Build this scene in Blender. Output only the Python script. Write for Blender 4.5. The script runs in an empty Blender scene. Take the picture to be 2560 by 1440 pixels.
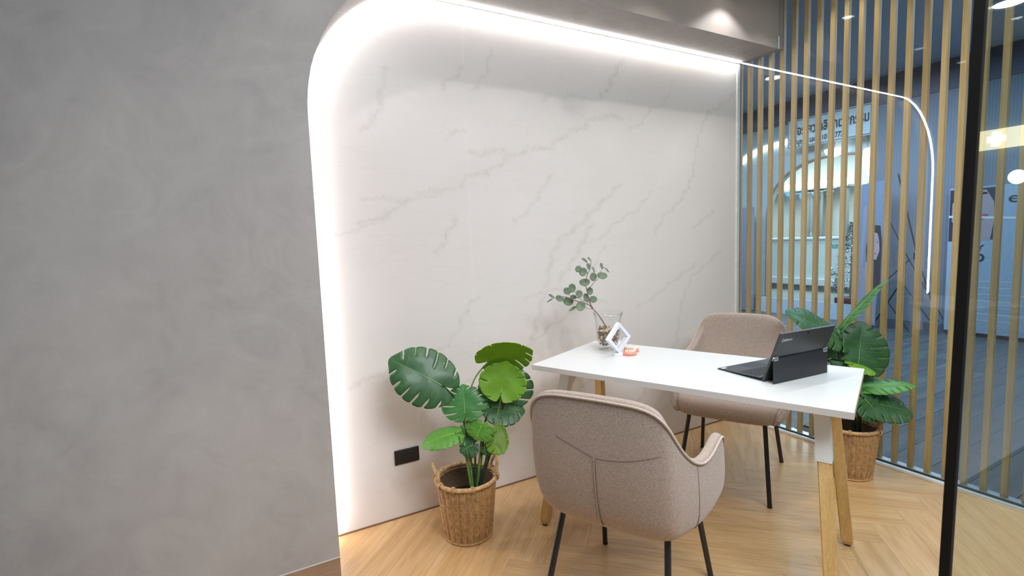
import bpy, bmesh, math, random
from mathutils import Vector, Matrix
R = math.radians
C = bpy.context.scene.collection
S = bpy.context.scene
random.seed(7)

# ------------------------------------------------------------------ camera
cam_d = bpy.data.cameras.new('camera')
cam = bpy.data.objects.new('camera', cam_d); C.objects.link(cam)
cx = Vector((0.87419317, -0.48424166, -0.03600434))
cu = Vector((0.07711588, 0.06524428, 0.99488508))
cf = Vector((0.47941573, 0.87249825, -0.09437882))
m = Matrix((cx, cu, -cf)).transposed().to_4x4()
m.translation = Vector((-3.07822, -2.28677, 1.30873))
cam.matrix_world = m
cam_d.sensor_width = 36.0
cam_d.lens = 36.0 * 1248.818 / 2560
cam_d.clip_start = 0.05
cam_d.dof.use_dof = True
cam_d.dof.focus_distance = 2.5
cam_d.dof.aperture_fstop = 3.5
S.camera = cam

# ------------------------------------------------------------------ world, colour
S.view_settings.view_transform = 'Standard'
S.view_settings.look = 'None'
S.view_settings.gamma = 1.0
S.view_settings.use_curve_mapping = False
S.view_settings.exposure = 0.0
w = bpy.data.worlds.new('world'); S.world = w; w.use_nodes = True
w.node_tree.nodes['Background'].inputs[0].default_value = (0.10, 0.13, 0.16, 1)
w.node_tree.nodes['Background'].inputs[1].default_value = 0.6
try:
    S.cycles.use_denoising = True
    S.cycles.max_bounces = 9
    S.cycles.transparent_max_bounces = 24
    S.cycles.sample_clamp_indirect = 6.0
    S.cycles.caustics_reflective = False
    S.cycles.caustics_refractive = False
except Exception:
    pass

def light(name, kind, loc, energy, color=(1, 1, 1), rot=(0, 0, 0), **kw):
    d = bpy.data.lights.new(name, kind); d.energy = energy; d.color = color
    for k, v in kw.items(): setattr(d, k, v)
    o = bpy.data.objects.new(name, d); C.objects.link(o)
    o.location = loc; o.rotation_euler = rot
    return o

WARM = (1.0, 0.955, 0.90)
COOL = (0.50, 0.74, 1.0)
LAMPS = [(-0.56, -0.42, 2.655), (-1.51, -0.42, 2.60), (-2.22, -0.42, 2.60)]
ROW1 = (-0.22, -0.67, -1.12, -1.57, -2.02, -2.47)
ROW2 = [(-0.55, -1.50), (-1.45, -1.62), (-2.45, -1.50)]
light('spot_lamp', 'SPOT', (-0.56, -0.42, 2.645), 6.0, (0.95, 0.95, 1.0), spot_size=R(116), spot_blend=0.3, shadow_soft_size=0.03)
for x in ROW1:
    light('spot_lamp', 'SPOT', (x, -0.66, 2.875), 10 if x < -2.2 else 13, WARM, spot_size=R(90), spot_blend=0.4, shadow_soft_size=0.012)
for (x, y) in ROW2:
    light('spot_lamp', 'SPOT', (x, y, 2.87), 28, WARM, spot_size=R(125), spot_blend=0.9, shadow_soft_size=0.018)
# public hall outside: fill lights behind the camera, ceiling panels over the corridor
light('hall_fill_light', 'AREA', (-2.35, -3.2, 3.15), 124, (0.86, 0.94, 1.0), shape='RECTANGLE', size=1.6, size_y=1.2)
light('hall_fill_light', 'AREA', (-0.6, -3.8, 3.15), 70, (0.98, 0.97, 1.0), shape='RECTANGLE', size=2.4, size_y=1.6)
light('hall_fill_light', 'AREA', (-5.4, -3.4, 2.6), 9, (0.45, 0.85, 0.88), shape='RECTANGLE', size=0.6, size_y=2.0)  # added teal light, tints the far left of the grey wall
light('corridor_panel_light', 'AREA', (2.4, 1.0, 3.15), 250, COOL, shape='RECTANGLE', size=1.6, size_y=5.5)
light('clinic_panel_light', 'AREA', (5.7, 2.9, 2.82), 96, (0.80, 0.96, 1.0), shape='RECTANGLE', size=1.6, size_y=2.4)

# ------------------------------------------------------------------ helpers
def setp(o, label=None, cat=None, group=None, kind=None):
    if label: o['label'] = label
    if cat: o['category'] = cat
    if group: o['group'] = group
    if kind: o['kind'] = kind
    return o

def link(name, me, mat=None, parent=None, smooth=False):
    o = bpy.data.objects.new(name, me); C.objects.link(o)
    if mat is not None and not me.materials: me.materials.append(mat)
    if parent is not None: o.parent = parent
    if smooth: me.shade_smooth()
    return o

def obj(name, bm, mat=None, parent=None, smooth=False, auto=None):
    me = bpy.data.meshes.new(name)
    bmesh.ops.recalc_face_normals(bm, faces=bm.faces)
    bm.to_mesh(me); bm.free()
    o = link(name, me, mat, parent, smooth)
    if auto is not None:
        me.shade_smooth()
        try: me.set_sharp_from_angle(angle=R(auto))
        except Exception: pass
    return o

def empty(name, loc=(0, 0, 0), rz=0.0, label=None, cat=None, group=None):
    o = bpy.data.objects.new(name, None); C.objects.link(o)
    o.location = loc; o.rotation_euler = (0, 0, rz); o.empty_display_size = 0.05
    return setp(o, label, cat, group)

def struct(name, bm, mat, parent=None, **kw):
    o = obj(name, bm, mat, parent, **kw)
    if parent is None: o['kind'] = 'structure'
    return o

def box(bm, x0, x1, y0, y1, z0, z1, bev=0.0, mtx=None):
    vs = [bm.verts.new((x, y, z)) for x in (x0, x1) for y in (y0, y1) for z in (z0, z1)]
    f = [(0, 1, 3, 2), (4, 6, 7, 5), (0, 4, 5, 1), (2, 3, 7, 6), (0, 2, 6, 4), (1, 5, 7, 3)]
    fs = [bm.faces.new([vs[i] for i in q]) for q in f]
    if bev:
        es = list({e for q in fs for e in q.edges})
        r = bmesh.ops.bevel(bm, geom=es, offset=bev, segments=2, affect='EDGES', profile=0.5)
        vs = list({v for q in r['faces'] for v in q.verts} | {v for v in vs if v.is_valid})
    if mtx is not None: bmesh.ops.transform(bm, matrix=mtx, verts=[v for v in vs if v.is_valid])
    return vs

def bx(*a, **k):
    bm = bmesh.new(); box(bm, *a, **k); return bm

def tube(bm, pts, r, n=8, closed=False, radii=None, caps=True):
    pts = [Vector(p) for p in pts]; N = len(pts); rings = []
    ref = None
    for i, p in enumerate(pts):
        if closed: t = pts[(i + 1) % N] - pts[i - 1]
        else: t = pts[min(i + 1, N - 1)] - pts[max(i - 1, 0)]
        if t.length < 1e-9: t = Vector((0, 0, 1))
        t.normalize()
        if ref is None:
            ref = Vector((0, 0, 1)) if abs(t.z) < 0.9 else Vector((1, 0, 0))
        a = ref - t * ref.dot(t)
        if a.length < 1e-6: a = t.orthogonal()
        a.normalize(); b = t.cross(a); ref = a
        rr = radii[i] if radii else r
        rings.append([bm.verts.new(p + (a * math.cos(2 * math.pi * k / n) + b * math.sin(2 * math.pi * k / n)) * rr) for k in range(n)])
    for i in range(N if closed else N - 1):
        A, B = rings[i], rings[(i + 1) % N]
        for k in range(n):
            bm.faces.new((A[k], A[(k + 1) % n], B[(k + 1) % n], B[k]))
    if not closed and caps:
        bm.faces.new(rings[0][::-1]); bm.faces.new(rings[-1])
    return bm

def lathe(bm, prof, n=32, center=(0, 0, 0), capb=False, capt=False):
    c = Vector(center); rings = []
    for (r, z) in prof:
        rings.append([bm.verts.new(c + Vector((r * math.cos(2 * math.pi * k / n), r * math.sin(2 * math.pi * k / n), z))) for k in range(n)])
    for A, B in zip(rings, rings[1:]):
        for k in range(n):
            bm.faces.new((A[k], A[(k + 1) % n], B[(k + 1) % n], B[k]))
    if capb: bm.faces.new(rings[0][::-1])
    if capt: bm.faces.new(rings[-1])
    return bm

def prism(bm, poly, z0, z1):
    a = [bm.verts.new((x, y, z0)) for x, y in poly]; b = [bm.verts.new((x, y, z1)) for x, y in poly]
    bm.faces.new(a[::-1]); bm.faces.new(b); n = len(poly)
    for i in range(n): bm.faces.new((a[i], a[(i + 1) % n], b[(i + 1) % n], b[i]))
    return bm

def poly3(bm, pts):
    return bm.faces.new([bm.verts.new(p) for p in pts])

def bez(P, n=16):
    P = [Vector(p) for p in P]; out = []
    for i in range(n + 1):
        t = i / n; Q = P[:]
        while len(Q) > 1: Q = [a.lerp(b, t) for a, b in zip(Q, Q[1:])]
        out.append(Q[0])
    return out

def catmull(P, n=6):
    P = [Vector(p) for p in P]
    if len(P) < 3: return P
    Q = [P[0] * 2 - P[1]] + P + [P[-1] * 2 - P[-2]]; out = []
    for i in range(1, len(Q) - 2):
        a, b, c, d = Q[i - 1:i + 3]
        for k in range(n):
            t = k / n
            out.append(0.5 * ((2 * b) + (c - a) * t + (2 * a - 5 * b + 4 * c - d) * t * t + (-a + 3 * b - 3 * c + d) * t ** 3))
    out.append(P[-1]); return out

def solid_text(o, mtx, parent, mat):
    bpy.context.view_layer.update()
    dg = bpy.context.evaluated_depsgraph_get()
    me = bpy.data.meshes.new_from_object(o.evaluated_get(dg)); nm = o.name.split('.')[0]
    bpy.data.objects.remove(o)
    me.materials.clear(); me.materials.append(mat)
    q = bpy.data.objects.new(nm, me); C.objects.link(q); q.parent = parent; q.matrix_local = mtx
    return q

# ------------------------------------------------------------------ materials
class NT:
    def __init__(s, name):
        s.m = bpy.data.materials.new(name); s.m.use_nodes = True
        s.t = s.m.node_tree; s.n = s.t.nodes; s.b = s.n['Principled BSDF']; s.out = s.n['Material Output']
    def a(s, typ, **kw):
        n = s.n.new(typ)
        for k, v in kw.items():
            if k.startswith('i_'): n.inputs[k[2:].replace('_', ' ')].default_value = v
            else: setattr(n, k, v)
        return n
    def l(s, a, b): s.t.links.new(a, b)
    def math(s, op, a, b=None, c=None):
        n = s.n.new('ShaderNodeMath'); n.operation = op
        for i, v in enumerate((a, b, c)):
            if v is None: continue
            if hasattr(v, 'default_value') and not isinstance(v, (int, float)): s.l(v, n.inputs[i])
            else: n.inputs[i].default_value = v
        return n.outputs[0]
    def mix(s, f, a, b, mode='MIX'):
        n = s.n.new('ShaderNodeMix'); n.data_type = 'RGBA'; n.blend_type = mode
        for i, v in ((0, f), (6, a), (7, b)):
            if isinstance(v, (int, float)): n.inputs[i].default_value = v
            elif isinstance(v, tuple): n.inputs[i].default_value = (*v[:3], 1)
            else: s.l(v, n.inputs[i])
        return n.outputs[2]
    def coord(s, kind='Object', scale=(1, 1, 1), rot=(0, 0, 0)):
        tc = s.a('ShaderNodeTexCoord'); mp = s.a('ShaderNodeMapping')
        mp.inputs['Scale'].default_value = scale; mp.inputs['Rotation'].default_value = rot
        s.l(tc.outputs[kind], mp.inputs[0]); return mp.outputs[0]
    def noise(s, v, scale, det=3, rough=0.5, dist=0.0):
        n = s.a('ShaderNodeTexNoise'); s.l(v, n.inputs['Vector'])
        n.inputs['Scale'].default_value = scale; n.inputs['Detail'].default_value = det
        n.inputs['Roughness'].default_value = rough; n.inputs['Distortion'].default_value = dist
        return n.outputs[0]
    def ramp(s, f, stops):
        n = s.a('ShaderNodeValToRGB'); s.l(f, n.inputs[0]); e = n.color_ramp.elements
        while len(e) < len(stops): e.new(0.5)
        for k, (p, c) in zip(e, stops): k.position = p; k.color = (*c, 1) if len(c) == 3 else c
        return n.outputs[0]
    def bump(s, h, strength=0.2, dist=0.01):
        n = s.a('ShaderNodeBump'); n.inputs['Strength'].default_value = strength; n.inputs['Distance'].default_value = dist
        s.l(h, n.inputs['Height']); s.l(n.outputs[0], s.b.inputs['Normal'])
    def col(s, c):
        if isinstance(c, tuple): s.b.inputs['Base Color'].default_value = (*c[:3], 1)
        else: s.l(c, s.b.inputs['Base Color'])
    def set(s, **kw):
        for k, v in kw.items(): s.b.inputs[k.replace('_', ' ')].default_value = v
        return s

def plain(name, c, rough=0.5, metal=0.0, var=0.06, scale=30, bump=0.0, coat=0.0, spec=0.5):
    t = NT(name); v = t.coord()
    n = t.noise(v, scale, 3)
    lo = tuple(x * (1 - var) for x in c); hi = tuple(min(1, x * (1 + var)) for x in c)
    t.col(t.ramp(n, [(0.3, lo), (0.7, hi)]))
    t.set(Roughness=rough, Metallic=metal); t.b.inputs['Coat Weight'].default_value = coat
    t.b.inputs['Specular IOR Level'].default_value = spec
    if bump: t.bump(n, bump, 0.002)
    return t.m

def emis(name, c, strength, base=(0.8, 0.8, 0.8)):
    t = NT(name); t.col(base)
    t.b.inputs['Emission Color'].default_value = (*c, 1); t.b.inputs['Emission Strength'].default_value = strength
    return t.m

def glass_sheet(name, tint, f0=0.042, rough=0.0):
    t = NT(name); t.n.remove(t.b)
    g = t.a('ShaderNodeNewGeometry')
    d = t.n.new('ShaderNodeVectorMath'); d.operation = 'DOT_PRODUCT'
    t.l(g.outputs['Incoming'], d.inputs[0]); t.l(g.outputs['Normal'], d.inputs[1])
    a = t.math('ABSOLUTE', d.outputs['Value'])
    k = t.math('POWER', t.math('SUBTRACT', 1.0, a), 5.0)
    fr = t.math('MULTIPLY_ADD', k, 1 - f0, f0)
    tr = t.a('ShaderNodeBsdfTransparent'); tr.inputs[0].default_value = (*tint, 1)
    gl = t.a('ShaderNodeBsdfGlossy'); gl.inputs['Roughness'].default_value = rough
    mx = t.a('ShaderNodeMixShader'); t.l(fr, mx.inputs[0]); t.l(tr.outputs[0], mx.inputs[1]); t.l(gl.outputs[0], mx.inputs[2])
    t.l(mx.outputs[0], t.out.inputs[0]); return t.m

def mat_wood(name, lo, mid, hi, rough=0.35, coat=0.0, coarse=1.0, rnd=0.14, gs=1.0, zax=False):
    t = NT(name)
    oi = t.a('ShaderNodeObjectInfo')
    tc = t.a('ShaderNodeTexCoord')
    off = t.n.new('ShaderNodeVectorMath'); off.operation = 'ADD'
    sc = t.n.new('ShaderNodeVectorMath'); sc.operation = 'SCALE'; sc.inputs[0].default_value = (37.0, 91.0, 13.0)
    t.l(oi.outputs['Random'], sc.inputs['Scale']); t.l(tc.outputs['Object'], off.inputs[0]); t.l(sc.outputs[0], off.inputs[1])
    mp = t.a('ShaderNodeMapping'); mp.inputs['Scale'].default_value = (1.4 * gs, 16 * coarse * gs, 16 * coarse * gs); t.l(off.outputs[0], mp.inputs[0])
    if zax: mp.inputs['Scale'].default_value = (16 * coarse * gs, 16 * coarse * gs, 1.4 * gs)
    n1 = t.noise(mp.outputs[0], 1.0, 5, 0.62, 0.6)
    mp2 = t.a('ShaderNodeMapping'); mp2.inputs['Scale'].default_value = (9 * gs, 190 * coarse * gs, 190 * coarse * gs); t.l(off.outputs[0], mp2.inputs[0])
    if zax: mp2.inputs['Scale'].default_value = (190 * coarse * gs, 190 * coarse * gs, 9 * gs)
    n2 = t.noise(mp2.outputs[0], 1.0, 3, 0.6)
    base = t.ramp(n1, [(0.28, lo), (0.5, mid), (0.72, hi)])
    fine = t.ramp(n2, [(0.35, (0.80, 0.77, 0.72)), (0.6, (1, 1, 1))])
    c = t.mix(0.75, base, fine, 'MULTIPLY')
    hv = t.a('ShaderNodeHueSaturation')
    t.l(c, hv.inputs['Color']); t.l(t.math('MULTIPLY_ADD', oi.outputs['Random'], rnd, 1 - rnd / 2), hv.inputs['Value'])
    t.col(hv.outputs[0]); t.set(Roughness=rough); t.b.inputs['Coat Weight'].default_value = coat
    t.b.inputs['Coat Roughness'].default_value = 0.12
    t.bump(n2, 0.12, 0.001)
    return t.m

def mat_stucco():
    t = NT('grey_stucco'); v = t.coord()
    a = t.noise(t.coord(rot=(0, 0.5, 0), scale=(1, 1, 0.6)), 1.3, 5, 0.55, 1.2)
    b = t.noise(v, 5.0, 6, 0.6, 1.8)
    c = t.math('ADD', t.math('MULTIPLY', a, 0.6), t.math('MULTIPLY', b, 0.4))
    t.col(t.ramp(c, [(0.34, (0.34, 0.318, 0.312)), (0.5, (0.40, 0.375, 0.368)), (0.66, (0.45, 0.424, 0.415))]))
    f = t.noise(v, 260, 4, 0.7)
    h = t.math('ADD', t.math('MULTIPLY', f, 0.5), t.math('MULTIPLY', b, 0.8))
    t.bump(h, 0.22, 0.004); t.set(Roughness=0.62)
    return t.m

def mat_marble():
    t = NT('cream_marble'); v = t.coord('Object')
    at = t.a('ShaderNodeAttribute'); at.attribute_name = 'vein'
    n = t.noise(v, 26, 6, 0.7, 0.8)
    big = t.noise(v, 1.3, 3, 0.5, 0.5)
    base = t.ramp(big, [(0.3, (0.715, 0.660, 0.645)), (0.7, (0.755, 0.705, 0.69))])
    k = t.math('MULTIPLY', at.outputs['Fac'], t.math('MULTIPLY_ADD', n, 2.6, -0.75))
    cl = t.a('ShaderNodeClamp'); t.l(k, cl.inputs[0])
    nv = t.math('ABSOLUTE', t.math('SUBTRACT', t.noise(t.coord(rot=(0, 0.65, 0), scale=(0.55, 1, 2.2)), 1.5, 7, 0.62, 1.0), 0.5))
    th = t.ramp(nv, [(0.0, (0.35, 0.35, 0.35)), (0.012, (0, 0, 0))])
    base = t.mix(t.math('MULTIPLY', th, 0.5), base, (0.60, 0.565, 0.53))
    t.col(t.mix(t.math('MULTIPLY', cl.outputs[0], 0.45), base, (0.47, 0.43, 0.395)))
    t.set(Roughness=0.34); t.b.inputs['Specular IOR Level'].default_value = 0.4
    return t.m

def mat_fabric():
    t = NT('taupe_fabric'); v = t.coord(scale=(1, 1, 1))
    n = t.noise(v, 480, 2, 0.8); n2 = t.noise(t.coord(scale=(1, 1, 2.6)), 300, 3, 0.7)
    c = t.math('ADD', t.math('MULTIPLY', n, 0.5), t.math('MULTIPLY', n2, 0.5))
    t.col(t.ramp(c, [(0.36, (0.20, 0.145, 0.118)), (0.5, (0.365, 0.285, 0.243)), (0.64, (0.55, 0.455, 0.40))]))
    t.set(Roughness=0.92); t.b.inputs['Sheen Weight'].default_value = 0.25; t.b.inputs['Specular IOR Level'].default_value = 0.2
    t.bump(c, 0.35, 0.002); return t.m

def mat_leaf(name, lo, hi, trans, rough=0.42, coat=0.06):
    t = NT(name); v = t.coord()
    n = t.noise(v, 14, 4, 0.6); t.col(t.ramp(n, [(0.3, lo), (0.7, hi)]))
    t.set(Roughness=rough); t.b.inputs['Coat Weight'].default_value = coat
    tl = t.a('ShaderNodeBsdfTranslucent'); tl.inputs[0].default_value = (*[min(1, x * 1.6) for x in hi], 1)
    mx = t.a('ShaderNodeMixShader'); mx.inputs[0].default_value = trans
    t.l(t.b.outputs[0], mx.inputs[1]); t.l(tl.outputs[0], mx.inputs[2]); t.l(mx.outputs[0], t.out.inputs[0])
    return t.m

M = {}
M['stucco'] = mat_stucco(); M['marble'] = mat_marble(); M['fabric'] = mat_fabric()
M['piping'] = plain('fabric_piping', (0.47, 0.385, 0.335), 0.9, var=0.15, scale=300)
M['seam'] = plain('seam_thread', (0.19, 0.145, 0.12), 0.9)
M['oak_floor'] = mat_wood('oak_floor', (0.49, 0.275, 0.118), (0.60, 0.365, 0.168), (0.68, 0.44, 0.235), 0.33, 0.25, 1.0, 0.10)
M['slat_wood'] = mat_wood('slat_oak', (0.52, 0.305, 0.115), (0.67, 0.42, 0.175), (0.76, 0.51, 0.245), 0.5, 0, 2.2, 0.2, 0.8)
M['leg_wood'] = mat_wood('beech_leg', (0.62, 0.375, 0.135), (0.72, 0.46, 0.185), (0.80, 0.55, 0.25), 0.42, 0.1, 2.0, 0.1, 0.8, True)
M['plinth'] = mat_wood('plinth_oak', (0.33, 0.21, 0.13), (0.38, 0.25, 0.16), (0.42, 0.28, 0.19), 0.5, 0, 1.0, 0.1)
M['grey_floor'] = mat_wood('grey_plank', (0.052, 0.060, 0.068), (0.078, 0.088, 0.098), (0.12, 0.132, 0.142), 0.42, 0, 0.9, 0.3)
M['white'] = plain('white_laminate', (0.64, 0.645, 0.65), 0.38, var=0.01)
M['white_metal'] = plain('white_metal', (0.80, 0.78, 0.76), 0.42, var=0.01)
M['edge'] = plain('tabletop_edge', (0.62, 0.58, 0.56), 0.5, var=0.01)
M['edge_wood'] = plain('tabletop_wood_edge', (0.62, 0.44, 0.28), 0.5)
M['soffit'] = plain('soffit_plaster', (0.60, 0.55, 0.50), 0.75, var=0.04, scale=3)
M['face'] = plain('soffit_front_warm_bounce', (0.42, 0.365, 0.325), 0.7, var=0.05, scale=3)  # grey wall with the brown of warm floor bounce put into its colour
M['ceil'] = plain('ceiling_paint', (0.62, 0.61, 0.60), 0.8)
M['black'] = plain('black_metal', (0.012, 0.012, 0.013), 0.38, 0.0)
M['black_frame'] = plain('black_frame', (0.003, 0.003, 0.0035), 0.6, spec=0.2)
M['alu'] = plain('aluminium', (0.78, 0.79, 0.80), 0.28, 0.7)
M['trim_white'] = plain('white_trim', (0.80, 0.80, 0.79), 0.45)
M['socket'] = plain('black_plastic', (0.010, 0.010, 0.011), 0.42)
M['socket_hole'] = plain('socket_hole', (0.002, 0.002, 0.002), 0.8)
M['led'] = emis('led_strip', (1.0, 0.985, 0.95), 40.0)
M['lamp'] = emis('lamp_disc', (1.0, 0.97, 0.92), 14.0)
M['lamp_cool'] = emis('lamp_cool', (0.88, 0.96, 1.0), 9.0)
M['lamp_far'] = emis('lamp_far', (0.88, 0.96, 1.0), 4.0)
M['glass'] = glass_sheet('partition_glass', (0.955, 0.985, 0.99), 0.040)
M['door_glass'] = glass_sheet('door_glass', (0.68, 0.77, 0.76), 0.042)
M['vase_glass'] = glass_sheet('vase_glass', (0.992, 0.996, 0.996), 0.028)
M['wicker'] = plain('wicker_strand', (0.52, 0.285, 0.115), 0.5, var=0.3, scale=60, bump=0.2)
M['wicker_rim'] = plain('wicker_rim', (0.56, 0.335, 0.155), 0.45, var=0.35, scale=90, bump=0.3)
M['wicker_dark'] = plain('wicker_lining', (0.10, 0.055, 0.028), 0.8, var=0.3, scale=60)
M['stake'] = plain('wicker_stake', (0.50, 0.27, 0.11), 0.55, var=0.3, scale=60)
M['soil'] = plain('dark_soil', (0.012, 0.010, 0.008), 0.95, var=0.5, scale=120, bump=0.5)
M['leaf0'] = mat_leaf('leaf_dark', (0.022, 0.080, 0.024), (0.042, 0.130, 0.040), 0.08)
M['leaf1'] = mat_leaf('leaf_mid', (0.045, 0.19, 0.045), (0.075, 0.26, 0.065), 0.15)
M['leaf2'] = mat_leaf('leaf_fresh', (0.085, 0.27, 0.030), (0.13, 0.35, 0.045), 0.2)
M['leaf3'] = mat_leaf('leaf_lime', (0.16, 0.34, 0.022), (0.23, 0.44, 0.035), 0.25)
M['vein'] = plain('leaf_vein', (0.20, 0.36, 0.12), 0.45)
M['vein_lime'] = plain('leaf_vein_lime', (0.27, 0.48, 0.06), 0.45)
M['stem'] = plain('green_stem', (0.14, 0.24, 0.045), 0.45, var=0.3)
M['stem_dark'] = plain('dark_stem', (0.018, 0.045, 0.022), 0.45, var=0.3)
M['euca'] = mat_leaf('eucalyptus_leaf', (0.095, 0.145, 0.085), (0.20, 0.265, 0.175), 0.12, 0.6, 0.0)
M['twig'] = plain('twig_bark', (0.19, 0.105, 0.085), 0.6, var=0.3, scale=200)
M['chip_a'] = plain('dried_chip_tan', (0.62, 0.47, 0.30), 0.7, var=0.3, scale=80)
M['chip_b'] = plain('dried_chip_brown', (0.25, 0.14, 0.075), 0.7, var=0.3, scale=80)
M['chip_c'] = plain('dried_chip_grey', (0.36, 0.33, 0.29), 0.7, var=0.3, scale=80)
M['gum'] = plain('denture_gum', (0.80, 0.31, 0.225), 0.3, var=0.1)
M['tooth'] = plain('denture_tooth', (0.88, 0.78, 0.64), 0.3)
M['tablet'] = plain('tablet_shell', (0.045, 0.045, 0.050), 0.36, 0.3, var=0.04)
M['tablet2'] = plain('kickstand_shell', (0.033, 0.033, 0.038), 0.42, 0.3, var=0.04)
M['keys'] = plain('key_caps', (0.03, 0.03, 0.035), 0.5)
M['kbd'] = plain('keyboard_deck', (0.052, 0.052, 0.062), 0.5)
M['chrome'] = plain('chrome', (0.75, 0.76, 0.78), 0.2, 0.9)
M['screen'] = plain('dark_screen', (0.005, 0.005, 0.006), 0.12)
M['frame_white'] = plain('frame_plastic', (0.78, 0.78, 0.86), 0.4, var=0.01)
M['print_white'] = plain('white_print', (0.75, 0.75, 0.75), 0.5)
LEAVES_A=[((-2.3375,-0.3005,0.6944),(-2.535,-0.2226,0.8346),0.235,(-0.5013,-0.638,0.5845),0,0.25,[(-2.2179,-0.3451,0.2535),(-2.2418,-0.3156,0.4044),(-2.2539,-0.2956,0.5283),(-2.2749,-0.2744,0.6173)]),((-2.1351,-0.3334,0.7826),(-1.9989,-0.4684,0.8623),0.223,(0.4389,0.5356,0.7215),3,0.2,[(-2.2387,-0.3346,0.2456),(-2.2527,-0.3097,0.4048),(-2.2435,-0.2976,0.5631),(-2.1986,-0.3072,0.7023)]),((-2.1133,-0.3947,0.644),(-2.0674,-0.3713,0.7763),0.196,(0.5286,0.8422,0.1065),3,0.12,[(-2.2025,-0.3537,0.2529),(-2.16,-0.361,0.401),(-2.1273,-0.3657,0.5231),(-2.1064,-0.3697,0.5927)]),((-2.064,-0.3356,0.5937),(-2.0216,-0.3075,0.7511),0.24,(-0.3445,-0.8567,0.384),0,0.15,[(-2.2025,-0.3537,0.2529),(-2.1523,-0.3653,0.4007),(-2.1209,-0.3712,0.5052)]),((-2.1334,-0.3229,0.5704),(-1.9992,-0.3978,0.5595),0.17,(-0.1668,-0.568,0.8059),0,0.2,[(-2.2102,-0.3494,0.2532),(-2.1922,-0.345,0.3847),(-2.1719,-0.3429,0.5073)]),((-2.2558,-0.3254,0.5611),(-2.2435,-0.2846,0.683),0.196,(-0.4649,-0.7683,0.44),1,0.12,[(-2.234,-0.3371,0.2454),(-2.2432,-0.3168,0.3868),(-2.2472,-0.305,0.4751)]),((-2.1615,-0.4187,0.495),(-2.1457,-0.4814,0.4196),0.157,(0.7372,0.5679,0.3661),3,0.15,[(-2.2102,-0.3494,0.2532),(-2.1996,-0.3448,0.3497),(-2.1734,-0.3507,0.428)]),((-2.1992,-0.3725,0.5188),(-2.234,-0.3714,0.4582),0.138,(-0.3514,-0.682,0.6414),2,0.2,[(-2.2133,-0.3477,0.2533),(-2.2,-0.3407,0.385),(-2.1883,-0.3396,0.4551)]),((-2.3043,-0.3295,0.4887),(-2.4498,-0.3073,0.4843),0.119,(-0.2639,-0.3353,0.9044),2,0.35,[(-2.2417,-0.3329,0.2457),(-2.2552,-0.314,0.352),(-2.2707,-0.2968,0.432)]),((-2.2282,-0.3434,0.4292),(-2.2881,-0.325,0.4007),0.091,(-0.4068,-0.7708,0.4903),0,0.1,[(-2.2287,-0.3391,0.254),(-2.2212,-0.3328,0.3506)]),((-2.175,-0.3734,0.4217),(-2.1638,-0.3948,0.3869),0.077,(-0.4068,-0.7708,0.4903),0,0.1,[(-2.2025,-0.3537,0.2529),(-2.184,-0.3553,0.3315)]),((-2.255,-0.2782,0.4718),(-2.1954,-0.3151,0.4337),0.111,(-0.0955,-0.4559,0.8849),2,0.2,[(-2.2333,-0.3366,0.2542),(-2.2446,-0.3179,0.3692)])]
LEAVES_B=[((-0.2765,-0.9074,0.5758),(-0.2049,-0.8983,0.8125),0.286,(-0.493,-0.7179,0.4914),0,0.12,[(-0.2647,-0.923,0.2799),(-0.2512,-0.9168,0.4057),(-0.256,-0.9028,0.5113)]),((-0.3261,-0.8407,0.729),(-0.5686,-0.7453,0.9091),0.209,(-0.515,-0.2631,0.8158),0,0.2,[(-0.2831,-0.9128,0.2807),(-0.307,-0.8814,0.4502),(-0.3309,-0.8499,0.6197)]),((-0.277,-0.8371,0.7999),(-0.0922,-0.9124,1.0427),0.157,(-0.558,0.6566,0.5075),1,0.15,[(-0.2739,-0.9179,0.2803),(-0.2929,-0.8823,0.5128),(-0.3055,-0.8594,0.6608),(-0.3064,-0.8498,0.7451)]),((-0.244,-0.8283,0.6245),(-0.2837,-0.7905,0.7727),0.205,(-0.5999,-0.6945,0.3972),0,0.12,[(-0.2739,-0.9179,0.2803),(-0.2886,-0.8916,0.4494)]),((-0.3306,-0.9089,0.6058),(-0.2364,-0.9745,0.5836),0.145,(-0.0738,-0.2058,0.9758),3,0.2,[(-0.2647,-0.923,0.2799),(-0.2641,-0.9097,0.4063),(-0.2744,-0.8926,0.512)]),((-0.2034,-0.888,0.5972),(-0.1673,-0.9202,0.4828),0.171,(-0.3319,-0.8381,0.4329),0,0.1,[(-0.2647,-0.923,0.2799),(-0.2516,-0.912,0.4479)]),((-0.2926,-0.9313,0.4858),(-0.0545,-1.0706,0.5138),0.145,(-0.029,-0.2302,0.9727),2,0.15,[(-0.2647,-0.923,0.2799),(-0.2713,-0.908,0.3855)]),((-0.3411,-0.9568,0.4272),(-0.115,-1.1083,0.3874),0.194,(-0.2187,-0.5605,0.7988),0,0.22,[(-0.2647,-0.923,0.2799),(-0.269,-0.9138,0.3433)]),((-0.2617,-0.9076,0.4378),(-0.0434,-1.0303,0.4119),0.152,(-0.1766,-0.3861,0.9054),0,0.2,[(-0.2647,-0.923,0.2799),(-0.2655,-0.9135,0.3642)]),((-0.347,-0.974,0.4497),(-0.2924,-1.0486,0.3561),0.178,(-0.2599,-0.728,0.6343),0,0.2,[(-0.261,-0.9251,0.2798),(-0.2598,-0.9189,0.3429)])]
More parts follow.
